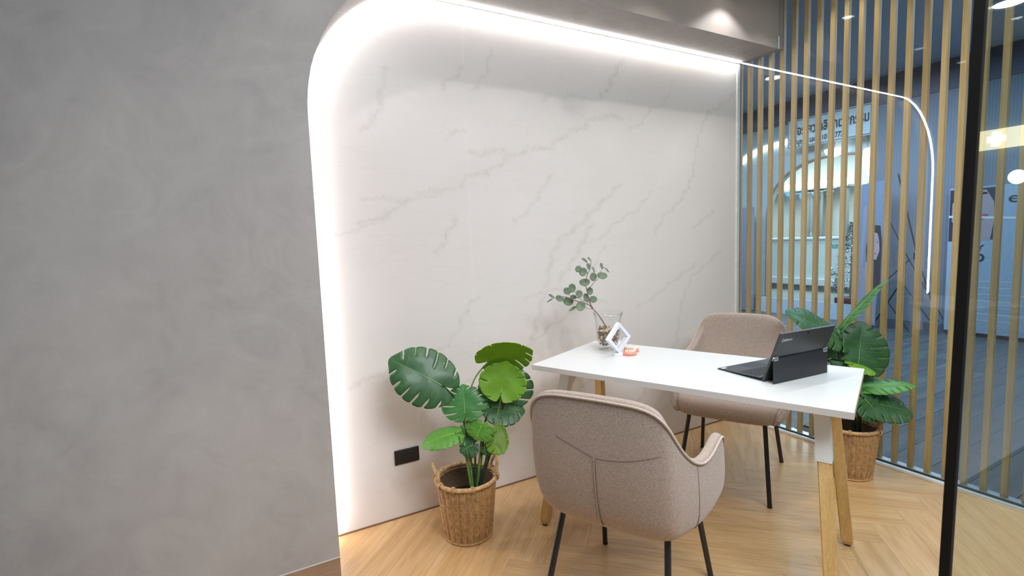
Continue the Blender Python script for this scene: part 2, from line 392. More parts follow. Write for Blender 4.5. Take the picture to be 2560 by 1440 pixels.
EUCA=[((-1.593,-0.2748,1.1574),(0.4609,-0.0099,0.8874),(-0.6343,-0.703,0.3217),0.0145,0.0186),((-1.5765,-0.2912,1.1412),(0.2304,0.2276,0.9461),(-0.6486,-0.6888,0.3237),0.0198,0.0227),((-1.5375,-0.2541,1.1977),(-0.5898,0.5357,0.6043),(-0.2569,-0.8339,0.4885),0.0076,0.0189),((-1.5484,-0.2992,1.168),(-0.0855,0.3234,0.9424),(-0.4412,-0.8603,0.2552),0.0091,0.0186),((-1.5428,-0.3018,1.2029),(-0.2945,0.5137,0.8059),(-0.6528,-0.7239,0.2229),0.0033,0.0145),((-1.5014,-0.2784,1.15),(0.0194,0.5149,0.857),(-0.2389,-0.83,0.5041),0.0051,0.0189),((-1.5098,-0.2866,1.1129),(0.3197,0.0903,0.9432),(-0.6055,-0.7462,0.2767),0.0168,0.0231),((-1.4774,-0.3157,1.1184),(0.2292,0.4797,0.8469),(-0.281,-0.8004,0.5294),0.0251,0.0209),((-1.4664,-0.299,1.1675),(0.1598,0.4227,0.8921),(-0.6116,-0.667,0.4256),0.0076,0.0168),((-1.4517,-0.3239,1.1443),(-0.4676,0.4307,0.7719),(-0.4654,-0.8624,0.1992),0.0033,0.0167),((-1.5614,-0.2835,1.087),(0.3903,0.407,0.8258),(-0.5556,-0.6111,0.5638),0.0258,0.0229),((-1.5275,-0.28,1.0421),(0.2344,0.1797,0.9554),(-0.4334,-0.8604,0.2682),0.0147,0.021),((-1.5452,-0.2711,1.007),(0.095,0.5528,0.8279),(-0.3538,-0.7586,0.5471),0.0147,0.0252),((-1.5175,-0.2913,0.9999),(0.1893,0.2742,0.9428),(-0.4424,-0.8334,0.3312),0.0189,0.0189),((-1.6148,-0.2483,1.0616),(0.1263,0.1469,0.981),(-0.5053,-0.8415,0.1911),0.0175,0.0242),((-1.6479,-0.2515,1.0498),(0.5426,-0.0782,0.8363),(-0.308,-0.9448,0.1115),0.0187,0.0187),((-1.6057,-0.2941,1.0349),(-0.017,0.2841,0.9587),(-0.3935,-0.8833,0.2547),0.0165,0.0206),((-1.615,-0.2574,1.017),(0.1751,0.238,0.9554),(-0.4688,-0.8332,0.2935),0.0158,0.0125),((-1.6226,-0.224,0.9928),(0.2237,0.246,0.9431),(-0.5926,-0.7339,0.332),0.0253,0.0232),((-1.6869,-0.241,1.0147),(0.4491,0.056,0.8917),(-0.3905,-0.8854,0.2522),0.0199,0.0165),((-1.7171,-0.2125,1.0275),(-0.6754,0.4244,0.6031),(-0.3256,-0.9054,0.2725),0.0062,0.0166),((-1.7195,-0.1998,1.0036),(0.8793,-0.1683,0.4455),(-0.2548,-0.9566,0.1416),0.0033,0.0188),((-1.6028,-0.3014,0.973),(0.3235,0.3828,0.8654),(-0.527,-0.6867,0.5007),0.0239,0.0268),((-1.6204,-0.2553,0.9575),(0.7519,-0.3704,0.5454),(-0.5834,-0.7592,0.2885),0.0067,0.0217)]
TWIGS=[[(-1.4858,-0.3476,0.8613),(-1.4901,-0.3436,0.876),(-1.5138,-0.3254,0.9248),(-1.5335,-0.3115,0.9527)],[(-1.5335,-0.3115,0.9527),(-1.5467,-0.3022,0.9719),(-1.5712,-0.2873,0.9854),(-1.6174,-0.2601,1.0019),(-1.6454,-0.243,1.0176),(-1.6746,-0.2268,1.0188),(-1.7021,-0.2119,1.0166)],[(-1.5335,-0.3115,0.9527),(-1.5427,-0.3039,0.9759),(-1.5469,-0.2998,0.9927),(-1.5516,-0.2936,1.0262),(-1.5551,-0.289,1.0513),(-1.558,-0.2838,1.0847),(-1.5478,-0.2853,1.1217),(-1.5347,-0.2895,1.1502),(-1.5273,-0.2909,1.1749)],[(-1.5551,-0.289,1.0513),(-1.5317,-0.2997,1.0711),(-1.5173,-0.3054,1.0913),(-1.5039,-0.3119,1.0991),(-1.4947,-0.3143,1.1236),(-1.4797,-0.3195,1.1521)],[(-1.5421,-0.3034,0.9842),(-1.5633,-0.2907,0.9934),(-1.5911,-0.2735,1.0112),(-1.6071,-0.2615,1.0409)],[(-1.5467,-0.3022,0.9719),(-1.5407,-0.3073,0.955),(-1.5622,-0.2949,0.9601),(-1.5831,-0.282,0.9734)],[(-1.4797,-0.3195,1.1521),(-1.4701,-0.3241,1.158),(-1.4598,-0.3307,1.1492)],[(-1.5273,-0.2909,1.1749),(-1.5257,-0.2895,1.1956),(-1.537,-0.2812,1.2148)],[(-1.5911,-0.2735,1.0112),(-1.6163,-0.2591,1.0164),(-1.6372,-0.2462,1.0297)]]
VEINS=[[[-2.582,1.405],[-2.5,1.437],[-2.437,1.453],[-2.393,1.494],[-2.349,1.515],[-2.268,1.53],[-2.176,1.556],[-2.113,1.571],[-2.063,1.612],[-2.042,1.638]],[[-2.034,1.635],[-2.005,1.647],[-1.938,1.656],[-1.877,1.684],[-1.832,1.728],[-1.77,1.749],[-1.687,1.784],[-1.622,1.788],[-1.555,1.8],[-1.496,1.843],[-1.425,1.891],[-1.322,1.923],[-1.257,1.977],[-1.105,1.998],[-1.049,1.986]],[[-2.562,1.51],[-2.481,1.528],[-2.399,1.508]],[[-2.318,1.543],[-2.236,1.562],[-2.176,1.552]],[[-1.59,2.042],[-1.546,2.066],[-1.419,2.079],[-1.338,2.079],[-1.255,2.071],[-1.168,2.126],[-1.1,2.241],[-1.042,2.319]],[[-0.993,1.931],[-0.898,1.981],[-0.836,2.061],[-0.75,2.082],[-0.674,2.161],[-0.647,2.262]],[[-2.166,2.039],[-2.102,2.095],[-2.045,2.144]],[[-2.543,1.818],[-2.471,1.902],[-2.453,1.988],[-2.426,2.095]],[[-2.01,2.05],[-1.968,2.076],[-1.916,2.153],[-1.894,2.256]],[[-2.155,1.804],[-2.123,1.834],[-2.052,1.847]],[[-2.032,1.754],[-1.976,1.739],[-1.917,1.761],[-1.839,1.765]],[[-1.947,1.645],[-1.869,1.688]],[[-1.802,1.4],[-1.709,1.461],[-1.641,1.54],[-1.59,1.612],[-1.551,1.653]],[[-1.565,1.226],[-1.503,1.313],[-1.379,1.377],[-1.292,1.452],[-1.159,1.546],[-1.079,1.616]],[[-1.231,1.297],[-1.141,1.373],[-1.048,1.424],[-0.954,1.459],[-0.88,1.531],[-0.818,1.577]],[[-0.809,1.321],[-0.719,1.43],[-0.601,1.505],[-0.52,1.591],[-0.465,1.687],[-0.437,1.858],[-0.395,1.974],[-0.325,2.084],[-0.151,2.177],[-0.046,2.246]],[[-2.222,1.262],[-2.163,1.362],[-2.12,1.426]],[[-0.466,1.351],[-0.353,1.408],[-0.266,1.457]],[[-2.02,1.026],[-2.077,0.99],[-2.137,0.876],[-2.193,0.812],[-2.34,0.754],[-2.553,0.71],[-2.681,0.676]],[[-1.565,1.228],[-1.61,1.045],[-1.667,0.897],[-1.71,0.77]],[[-2.722,1.34],[-2.636,1.373],[-2.492,1.414],[-2.375,1.514]],[[-0.963,0.872],[-0.831,0.922],[-0.585,1.043],[-0.438,1.112]],[[-1.287,1.387],[-1.404,1.21],[-1.517,1.082]]]

# ================================================================== STRUCTURE
# portal opening: side at x=-2.806, corner centre (-2.166, 1.795), radius 0.64, top z=2.435
PX, PCX, PCZ, PR, PT, PD = -2.806, -2.166, 1.795, 0.64, 2.435, 0.293
ARC = [(PCX - PR * math.cos(a), PCZ + PR * math.sin(a)) for a in [math.pi / 2 * i / 24 for i in range(25)]]

# ---- herringbone floor
base = struct('floor', bx(-5.2, 0.0, -2.35, 0.02, -0.04, -0.0125), plain('subfloor', (0.30, 0.19, 0.10), 0.8))
def clip(poly, x0, x1, y0, y1):
    def cut(P, f, g):
        out = []
        for a, b in zip(P, P[1:] + P[:1]):
            fa, fb = f(a), f(b)
            if fa >= 0: out.append(a)
            if (fa >= 0) != (fb >= 0):
                t = fa / (fa - fb); out.append((a[0] + (b[0] - a[0]) * t, a[1] + (b[1] - a[1]) * t))
        return out
    for f in (lambda p: p[0] - x0, lambda p: x1 - p[0], lambda p: p[1] - y0, lambda p: y1 - p[1]):
        if poly: poly = cut(poly, f, None)
    return poly
PL, PW, Q = 0.90, 0.15, math.sqrt(0.5)
def uv2w(u, v): return (-1.443 + (u + v) * Q, -0.659 + (v - u) * Q)
npl = 0
for kb in range(-3, 4):
    for ka in range(-30, 31):
        ou, ov = ka * PW + kb * PL, ka * PW - kb * PL
        for (u0, v0, du, dv) in ((ou, ov, PL, PW), (ou + PL, ov + PW - PL, PW, PL)):
            g = 0.0003
            quad = [(u0 + g, v0 + g), (u0 + du - g, v0 + g), (u0 + du - g, v0 + dv - g), (u0 + g, v0 + dv - g)]
            W = clip([uv2w(*q) for q in quad], -3.60, -0.036, -2.30, -0.003)
            if len(W) < 3: continue
            ar = 0.5 * abs(sum(a[0] * b[1] - b[0] * a[1] for a, b in zip(W, W[1:] + W[:1])))
            if ar < 0.00001: continue
            ang = -math.pi / 4 if du > dv else math.pi / 4
            c0 = uv2w(u0 + du / 2, v0 + dv / 2)
            ca, sa = math.cos(-ang), math.sin(-ang)
            L = [((x - c0[0]) * ca - (y - c0[1]) * sa, (x - c0[0]) * sa + (y - c0[1]) * ca) for x, y in W]
            bm = bmesh.new(); prism(bm, L, -0.012, random.uniform(-0.00012, 0.0))
            o = obj('plank', bm, M['oak_floor'], base)
            o.location = (c0[0], c0[1], 0); o.rotation_euler = (0, 0, ang); npl += 1

# ---- marble wall in vertical panels
def seg_d(px, pz, a, b):
    ax, az = a; dx, dz = b[0] - ax, b[1] - az
    t = max(0, min(1, ((px - ax) * dx + (pz - az) * dz) / (dx * dx + dz * dz + 1e-12)))
    return math.hypot(px - ax - dx * t, pz - az - dz * t)
segs = []
VE = [list(v) for v in VEINS]
# the slabs below the photographed joint repeat the same print lower down
for v in [VEINS[1], VEINS[15], VEINS[13], VEINS[4]]:
    VE.append([(x - 0.15, z - 1.05) for x, z in v if z - 1.05 > 0.0])
for k, v in enumerate(VE):
    wd = (0.010, 0.015, 0.008)[k % 3]
    for a, b in zip(v, v[1:]): segs.append((a, b, wd))
wall = struct('wall_back', bx(-3.6, 0.0, 0.012, 0.14, 0.0, 2.9), plain('wall_core', (0.8, 0.78, 0.76), 0.8))
def marble_panel(x0, x1):
    z0, z1 = 0.004, PT + 0.01
    h = 0.0095; nx, nz = int((x1 - x0) / h), int((z1 - z0) / h)
    vs, fs = [], []
    for j in range(nz + 1):
        for i in range(nx + 1): vs.append((x0 + (x1 - x0) * i / nx, 0.0, z0 + (z1 - z0) * j / nz))
    for j in range(nz):
        for i in range(nx):
            a = j * (nx + 1) + i; fs.append((a, a + 1, a + nx + 2, a + nx + 1))
    N = len(vs)
    vs += [(x0, 0.011, z0), (x1, 0.011, z0), (x1, 0.011, z1), (x0, 0.011, z1)]
    c = [0, nx, N - 1, N - 1 - nx]
    fs += [(N, N + 3, N + 2, N + 1), (c[0], N, N + 1, c[1]), (c[1], N + 1, N + 2, c[2]), (c[2], N + 2, N + 3, c[3]), (c[3], N + 3, N, c[0])]
    me = bpy.data.meshes.new('panel'); me.from_pydata(vs, [], fs)
    at = me.attributes.new('vein', 'FLOAT', 'POINT')
    val = [0.0] * len(vs)
    for (a, b, wd) in segs:
        r = wd * 2.2
        i0 = max(0, int((min(a[0], b[0]) - r - x0) / (x1 - x0) * nx)); i1 = min(nx, int((max(a[0], b[0]) + r - x0) / (x1 - x0) * nx) + 1)
        j0 = max(0, int((min(a[1], b[1]) - r - z0) / (z1 - z0) * nz)); j1 = min(nz, int((max(a[1], b[1]) + r - z0) / (z1 - z0) * nz) + 1)
        for j in range(j0, j1 + 1):
            for i in range(i0, i1 + 1):
                q = j * (nx + 1) + i; p = vs[q]
                jx = 0.007 * math.sin(p[2] * 61 + p[0] * 23) + 0.004 * math.sin(p[0] * 170)
                d = seg_d(p[0] + jx, p[2] - jx * 0.7, a, b) / wd
                v = math.exp(-d * d)
                if v > val[q]: val[q] = v
    at.data.foreach_set('value', val)
    return link('panel', me, M['marble'], wall)
GAP = 0.0006
for x0, x1 in ((-3.05, -2.043), (-2.043, -1.036), (-1.036, -0.026)):
    marble_panel(x0 + GAP, x1 - GAP)
for xj in (-2.043, -1.036): obj('joint', bx(xj - .0007, xj + .0007, 0.0004, 0.011, 0.004, PT), plain('joint_filler', (0.86, 0.84, 0.82), 0.6), wall)
struct('baseboard_back', bx(-2.80, -0.036, -0.004, 0.0, 0.0, 0.007), plain('floor_joint', (0.20, 0.11, 0.06), 0.7))

# ---- grey stucco wall with the rounded opening; soffit over the opening
bm = bmesh.new()
outline = [(-5.2, 0.084), (PX, 0.084)] + ARC
YF, YB, TOP = -PD, -0.0006, 2.90
front, back = [], []
pts = [(PX, 0.084)] + ARC
fa = [bm.verts.new((x, YF, z)) for x, z in pts]; ba = [bm.verts.new((x, YB, z)) for x, z in pts]
for i in range(len(pts) - 1): bm.faces.new((fa[i], ba[i], ba[i + 1], fa[i + 1]))          # intrados
o1 = [bm.verts.new((-5.2, YF, z)) for z in (0.084, PCZ, TOP)]; 
top = bm.verts.new((PCX, YF, TOP)); sidet = bm.verts.new((PX, YF, TOP))
bm.faces.new((o1[0], fa[0], fa[1], o1[1]))
bm.faces.new((o1[1], fa[1], sidet, o1[2]))
for i in range(1, len(pts) - 1): bm.faces.new((sidet, fa[i], fa[i + 1]))
bm.faces.new((sidet, fa[-1], top))
me_ = None
w_left = struct('wall_left', bm, M['stucco'])
for p in w_left.data.polygons: p.use_smooth = False
struct('baseboard_left', bx(-5.2, PX, -PD, -0.02, 0.0, 0.0835), M['plinth'])
struct('trim_1', bx(-5.2, PX, -PD - 0.0015, -PD + 0.001, 0.081, 0.0855), plain('white_reveal', (0.62, 0.63, 0.66), 0.5))
# wall over the opening and its soffit
bm = bmesh.new(); box(bm, PCX, -0.0, -PD, -0.0006, PT, TOP)
w_over = struct('wall_over_opening', bm, M['face'])
struct('ceiling_soffit', bx(PCX, 0.0, -PD, -0.0006, PT - 0.004, PT - 0.0002), M['stucco'])
# light strip: runs up the hidden side, round the corner and along the soffit
def arc_pts(off, z_bot=0.02, y=-0.03):
    r = PR - off; P = [(PX + off, y, z_bot), (PX + off, y, 0.6), (PX + off, y, 1.2)]
    P += [(PCX - r * math.cos(a), y, PCZ + r * math.sin(a)) for a in [math.pi / 2 * i / 20 for i in range(21)]]
    P += [(-1.4, y, PCZ + r), (-0.7, y, PCZ + r), (-0.052, y, PCZ + r)]
    return P
strip = empty('light_strip', (PCX, 0, PT), 0, 'white light strip hidden along the curved edge of the marble recess', 'light strip')
def band(y0, y1, off0, off1):
    bm = bmesh.new(); A = arc_pts(off0, y=0); B = arc_pts(off1, y=0); rows = []
    for (p, q) in zip(A, B):
        rows.append([bm.verts.new((p[0] - PCX, y0, p[2] - PT)), bm.verts.new((p[0] - PCX, y1, p[2] - PT)), bm.verts.new((q[0] - PCX, y1, q[2] - PT)), bm.verts.new((q[0] - PCX, y0, q[2] - PT))])
    for a, b in zip(rows, rows[1:]):
        for k in range(4): bm.faces.new((a[k], a[(k + 1) % 4], b[(k + 1) % 4], b[k]))
    bm.faces.new(rows[0][::-1]); bm.faces.new(rows[-1]); return bm
obj('diffuser', band(-0.038, -0.028, 0.005, 0.010), M['led'], strip)
obj('profile', band(-0.0255, -0.019, 0.001, 0.005), M['trim_white'], strip)
# trim between marble and glass
struct('trim_2', bx(-0.050, -0.024, -0.012, -0.0008, 0.0165, PT - 0.008), M['trim_white'])
struct('trim_3', bx(-0.009, 0.0, -0.006, 0.010, 0.0, PT - 0.007), plain('beige_reveal', (0.34, 0.30, 0.26), 0.6))

# ---- ceiling of the room and of the hall
struct('ceiling', bx(-5.2, 0.06, -1.84, 0.14, 2.90, 2.98), M['ceil'])
struct('ceiling_hall', bx(-6.0, 4.6, -9.0, 6.0, 3.25, 3.33), plain('hall_ceiling', (0.37, 0.44, 0.53), 0.85))
struct('floor_hall', bx(-6.0, 4.6, -9.0, -2.36, -0.04, 0.0), plain('hall_floor', (0.34, 0.34, 0.34), 0.35))
struct('wall_hall_left', bx(-6.1, -6.0, -9.0, 6.0, 0.0, 3.25), plain('hall_wall_a', (0.30, 0.34, 0.35), 0.8))
struct('wall_hall_rear', bx(-6.0, 4.6, -9.1, -9.0, 0.0, 3.25), plain('hall_wall_b', (0.28, 0.32, 0.34), 0.8))
struct('wall_corridor_end', bx(0.1, 7.6, 6.0, 6.1, 0.0, 3.25), plain('hall_wall_c', (0.28, 0.32, 0.38), 0.8))

# ---- glass partition on the right with its floor channel
bm = bmesh.new(); prof_ = [(-1.80, 0.012), (-0.013, 0.012), (-0.013, 2.429), (-PD - 0.001, 2.429), (-PD - 0.001, 2.90), (-1.80, 2.90)]
ga = [bm.verts.new((-0.045, y, z)) for y, z in prof_]; gb = [bm.verts.new((-0.036, y, z)) for y, z in prof_]
bm.faces.new(ga); bm.faces.new(gb[::-1])
for k in range(6): bm.faces.new((ga[k], gb[k], gb[(k + 1) % 6], ga[(k + 1) % 6]))
win = struct('window_1', bm, M['glass'])
bm = bmesh.new(); box(bm, -0.050, -0.030, -1.80, -0.006, 0.0, 0.016, bev=0.002)
obj('floor_channel', bm, plain('channel_satin', (0.80, 0.82, 0.84), 0.35, 0.15), win)
# front door frame post and glass in the plane y = -1.8
post = bx(-0.007, 0.007, -0.010, 0.010, 0, 2.9)
sh = Matrix.Identity(4); sh[0][2] = 0.0302
bmesh.ops.transform(post, matrix=sh, verts=post.verts)
po = struct('door_1', post, M['black_frame'])
po.location = (-1.694, -1.80, 0)
pane = bmesh.new()
a = [pane.verts.new(p) for p in ((0.006, 0, 0), (1.655, 0, 0), (1.655, 0, 2.9), (0.0936, 0, 2.9))]
pane.faces.new(a)
po2 = obj('pane', pane, M['door_glass'], po)

# ---- oak slats outside the glass
screen = empty('slat_screen', (0.06, -0.9, 0), 0, 'screen of upright oak slats standing outside the glass partition', 'slat screen')
sm = None
for i in range(25):
    y = 0.060 - 0.0764 * i
    if sm is None:
        bm = bmesh.new(); box(bm, -1.6, 1.6, -0.0120, 0.0120, -0.0125, 0.0125)
        o = obj('slat', bm, M['slat_wood'], screen); sm = o.data
    else: o = link('slat', sm, None, screen)
    o.rotation_euler = (0, R(-90), 0); o.location = (0.0, y - 0.0120 + 0.9, 1.602)
obj('bottom_rail', bx(-0.022, 0.022, -0.92, 0.98, -0.004, 0.001), M['alu'], screen)

# ---- sockets, downlights
so = empty('wall_socket', (-2.432, 0.0, 0.301), 0, 'black double wall socket set low in the marble wall', 'socket')
obj('cover_plate', bx(-0.060, 0.060, -0.009, 0.0, -0.035, 0.035, bev=0.002), M['socket'], so)
for sx in (-0.022, 0.026):
    obj('outlet', bx(sx - 0.019, sx + 0.019, -0.0105, -0.008, -0.022, 0.022, bev=0.001), M['socket'], so)
    for (dx, dz) in ((-0.008, 0.006), (0.008, 0.006), (0.0, -0.010)):
        bm = bmesh.new(); tube(bm, [(sx + dx, -0.0125, dz), (sx + dx, -0.0095, dz)], 0.0028, 8)
        obj('pin_hole', bm, M['socket_hole'], so)

def downlight(x, y, z, ceil, r, label, group=None, mat='lamp', drop=True):
    t = empty('downlight', (x, y, z), 0, label, 'downlight', group)
    bm = bmesh.new(); lathe(bm, [(r, 0.0), (r, 0.004), (r * 0.98, max(0.006, ceil - z - 0.001)), (0.001, max(0.006, ceil - z - 0.001))], 24)
    bmesh.ops.transform(bm, matrix=Matrix.Identity(4), verts=bm.verts)
    lathe(bm, [(r, 0.0), (r * 0.80, 0.0), (r * 0.74, 0.006)], 24)
    obj('housing', bm, M['trim_white'], t, auto=40)
    bm = bmesh.new(); bmesh.ops.create_circle(bm, cap_ends=True, radius=r * 0.76, segments=24)
    for v in bm.verts: v.co.z = 0.005
    obj('diffuser', bm, M[mat], t)
    return t
for (x, y, z), lb, m_ in zip(LAMPS, ('white spot lamp by the slats, its beam on the wall above the soffit', 'white spot lamp hanging before the middle of the soffit', 'white spot lamp hanging before the left end of the soffit'), ('lamp', 'lamp_far', 'lamp_far')):
    downlight(x, y, z, 2.90, 0.040, lb, None, m_)
for x, o_ in zip(ROW1, ('nearest the glass partition', 'second from the glass partition', 'third from the glass partition', 'third from the grey wall', 'second from the grey wall', 'nearest the grey wall')):
    downlight(x, -0.66, 2.888, 2.90, 0.045, 'recessed downlight of the row along the soffit, ' + o_, 'recessed downlights along the soffit')
for (x, y), o_ in zip(ROW2, ('over the laptop end', 'over the near armchair', 'towards the grey wall')):
    downlight(x, y, 2.888, 2.90, 0.045, 'recessed downlight of the front ceiling row, ' + o_, 'recessed downlights of the front row')

# ================================================================== TABLE
TC, TA = (-1.4337, -0.8198), -1.15928
table = empty('desk', (*TC, 0), TA, 'white rectangular table with splayed oak legs between the two armchairs', 'table')
bm = bmesh.new(); box(bm, -0.600, 0.600, -0.300, 0.300, 0.727, 0.750, bev=0.0012)
obj('tabletop', bm, M['white'], table)
for q, mm in (((-0.6006, -0.5990, -0.2985, 0.2985), 'edge_wood'), ((0.5990, 0.6006, -0.2985, 0.2985), 'edge_wood'), ((-0.5985, 0.5985, -0.3006, -0.2990), 'edge'), ((-0.5985, 0.5985, 0.2990, 0.3006), 'edge')):
    obj('edge_band', bx(*q, 0.7275, 0.7492), M[mm], table)
for y in (-0.035, 0.010): obj('under_beam', bx(-0.49, 0.49, y, y + 0.025, 0.690, 0.7265), M['white_metal'], table)
def bar4(bm, p0, p1, wx, wy, wx1=None, wy1=None):
    wx1 = wx1 or wx; wy1 = wy1 or wy
    A = [bm.verts.new((p0[0] + sx * wx, p0[1] + sy * wy, p0[2])) for sx, sy in ((-1, -1), (1, -1), (1, 1), (-1, 1))]
    B = [bm.verts.new((p1[0] + sx * wx1, p1[1] + sy * wy1, p1[2])) for sx, sy in ((-1, -1), (1, -1), (1, 1), (-1, 1))]
    bm.faces.new(A[::-1]); bm.faces.new(B)
    for i in range(4): bm.faces.new((A[i], A[(i + 1) % 4], B[(i + 1) % 4], B[i]))
for sx in (-1, 1):
    for sy in (-1, 1):
        ft, tp = Vector((sx * 0.562, sy * 0.288, 0.008)), Vector((sx * 0.50, sy * 0.150, 0.7268))
        k = 0.76 if sy < 0 else 0.76
        mid = ft.lerp(tp, k); lo = ft.lerp(tp, 0.025)
        bm = bmesh.new(); bar4(bm, lo, tp.lerp(ft, 0.02), 0.021, 0.019)
        bar4(bm, ft, lo, 0.0145, 0.013, 0.021, 0.019)
        bmesh.ops.bevel(bm, geom=[e for e in bm.edges if abs((e.verts[0].co - e.verts[1].co).normalized().z) > 0.8], offset=0.004, segments=2, affect='EDGES')
        obj('leg', bm, M['leg_wood'], table, auto=35)
        if sy < 0 :
            bm = bmesh.new(); bar4(bm, ft.lerp(tp, 0.735), tp, 0.0235, 0.0215)
            # widening bracket web towards the beam
            a = tp.lerp(ft, 0.10)
            v = [bm.verts.new(q) for q in ((tp.x - .004, tp.y + .01, 0.7265), (tp.x - .004, 0.03 * sy, 0.7265), (tp.x - .004, 0.03 * sy, 0.69), (a.x - .004, a.y + .01, a.z - 0.05),
                                           (tp.x + .004, tp.y + .01, 0.7265), (tp.x + .004, 0.03 * sy, 0.7265), (tp.x + .004, 0.03 * sy, 0.69), (a.x + .004, a.y + .01, a.z - 0.05))]
            for q in ((0, 1, 2, 3), (7, 6, 5, 4), (0, 4, 5, 1), (1, 5, 6, 2), (2, 6, 7, 3), (3, 7, 4, 0)): bm.faces.new([v[i] for i in q])
            obj('leg_bracket', bm, M['white_metal'], table)
        bm = bmesh.new(); tube(bm, [(ft.x, ft.y, 0.0), (ft.x, ft.y, 0.009)], 0.011, 12)
        obj('foot_pad', bm, M['black'], table)

# ================================================================== CHAIRS
TOPC = [(0, -.300, .835), (.08, -.300, .834), (.14, -.298, .830), (.185, -.292, .815), (.215, -.282, .785), (.232, -.262, .742), (.246, -.228, .695), (.262, -.178, .652), (.276, -.120, .630),
        (.286, -.060, .634), (.292, -.005, .650), (.294, .040, .655), (.293, .078, .640), (.288, .108, .600), (.276, .150, .525), (.260, .198, .466), (.238, .232, .430)]
BOTC = [(0, -.190), (.06, -.190), (.11, -.188), (.15, -.180), (.175, -.165), (.19, -.145), (.20, -.11), (.21, -.07), (.217, -.03), (.222, .01), (.226, .05), (.229, .09), (.231, .12), (.232, .145), (.232, .175), (.231, .21), (.229, .238)]
def both(P): return [(-p[0], *p[1:]) for p in P[:0:-1]] + list(P)
def make_chair(label):
    t = empty('armchair', (0, 0, 0), 0, label, 'chair', 'upholstered armchairs at the table')
    tops, bots = both(TOPC), both(BOTC)
    tops = [tuple(v) for v in catmull(tops, 3)]; bots = [tuple(v) for v in catmull([(x, y, .385) for x, y in bots], 3)]
    n = len(tops); bm = bmesh.new(); rows = []; rimline = []
    for i in range(n):
        T, B = Vector(tops[i]), Vector(bots[i])
        Tn, Bn = Vector(tops[min(i + 1, n - 1)]), Vector(tops[max(i - 1, 0)])
        tan = (Tn - Bn); tan.z = 0; tan.normalize(); out = Vector((tan.y, -tan.x, 0))
        if out.dot(Vector((T.x, T.y + 0.02, 0))) < 0: out = -out
        h = T.z - B.z
        ctrl1 = Vector((B.x * 0.15 + T.x * 0.85, B.y * 0.30 + T.y * 0.70, B.z + 0.015)) + out * 0.012
        ctrl2 = Vector((T.x, T.y, T.z - h * 0.62)) + out * 0.012 + Vector((0, 0.016, 0))
        outer = bez([B, ctrl1, ctrl2, T], 9)
        th = 0.034 * min(1.0, 0.35 + max(0, h - 0.045) / 0.22)
        inn = -out
        zs = max(0.447, min(0.468, T.z - 0.01))
        rim = [T + inn * th * 0.12 + Vector((0, 0, 0.008)), T + inn * th * 0.5 + Vector((0, 0, 0.013)), T + inn * th * 0.9 + Vector((0, 0, 0.007))]
        ib = Vector((B.x * 0.86, B.y * 0.82 + 0.0, zs - 0.05))
        it = T + inn * th * 1.05 + Vector((0, 0, -0.006))
        inner = bez([it, Vector((it.x, it.y, it.z - (it.z - ib.z) * 0.4)), Vector((ib.x * .4 + it.x * .6, ib.y * .4 + it.y * .6, ib.z + (it.z - ib.z) * 0.3)), ib], 7)
        pr = outer + rim + inner
        rows.append([bm.verts.new(p) for p in pr]); rimline.append(T + out * 0.002)
    for a, b in zip(rows, rows[1:]):
        for k in range(len(a) - 1): bm.faces.new((a[k], b[k], b[k + 1], a[k + 1]))
    bm.faces.new(rows[0][::-1]); bm.faces.new(rows[-1])
    o = obj('shell', bm, M['fabric'], t, smooth=True)
    md = o.modifiers.new('sub', 'SUBSURF'); md.levels = 1; md.render_levels = 1
    bm = bmesh.new(); tube(bm, rimline[5:-5], 0.0040, 8); obj('piping', bm, M['piping'], t, smooth=True)
    # underside and seat cushion
    def sring(s, z, yo=0.0, e=0.0):
        out = []
        for k in range(48):
            a = 2 * math.pi * k / 48; c, si = math.cos(a), math.sin(a); p = 2 / 4.6
            y_ = math.copysign(abs(si) ** p, si) * (0.228 + e) * s + 0.034 + yo
            f_ = min(1, max(0, (y_ + .20) / .26)); f_ = f_ * f_ * (3 - 2 * f_)
            out.append((math.copysign(abs(c) ** p, c) * (0.250 + e) * s * (0.70 + 0.30 * f_), y_, z))
        return out
    bm = bmesh.new(); rr = []
    for (e, z) in ((-.03, .378), (-.008, .383), (.002, .395), (.004, .42), (.002, .445), (-.006, .459), (-.022, .468), (-.07, .473), (-.14, .475)):
        rr.append([bm.verts.new(v) for v in sring(1, z, 0, e)])
    for a, b in zip(rr, rr[1:]):
        for k in range(48): bm.faces.new((a[k], a[(k + 1) % 48], b[(k + 1) % 48], b[k]))
    bm.faces.new(rr[0][::-1]); bm.faces.new(rr[-1])
    obj('seat', bm, M['fabric'], t, smooth=True)
    # seams of the outer back
    backs = sorted([(tops[i], bots[i]) for i in range(n) if tops[i][1] < -0.2], key=lambda q: q[0][0])
    def prof_at(xt):
        for (a, b), (c, d) in zip(backs, backs[1:]):
            if a[0] <= xt <= c[0]:
                k = (xt - a[0]) / max(c[0] - a[0], 1e-6); return Vector(a).lerp(Vector(c), k), Vector(b).lerp(Vector(d), k)
        return Vector(backs[-1][0]), Vector(backs[-1][1])
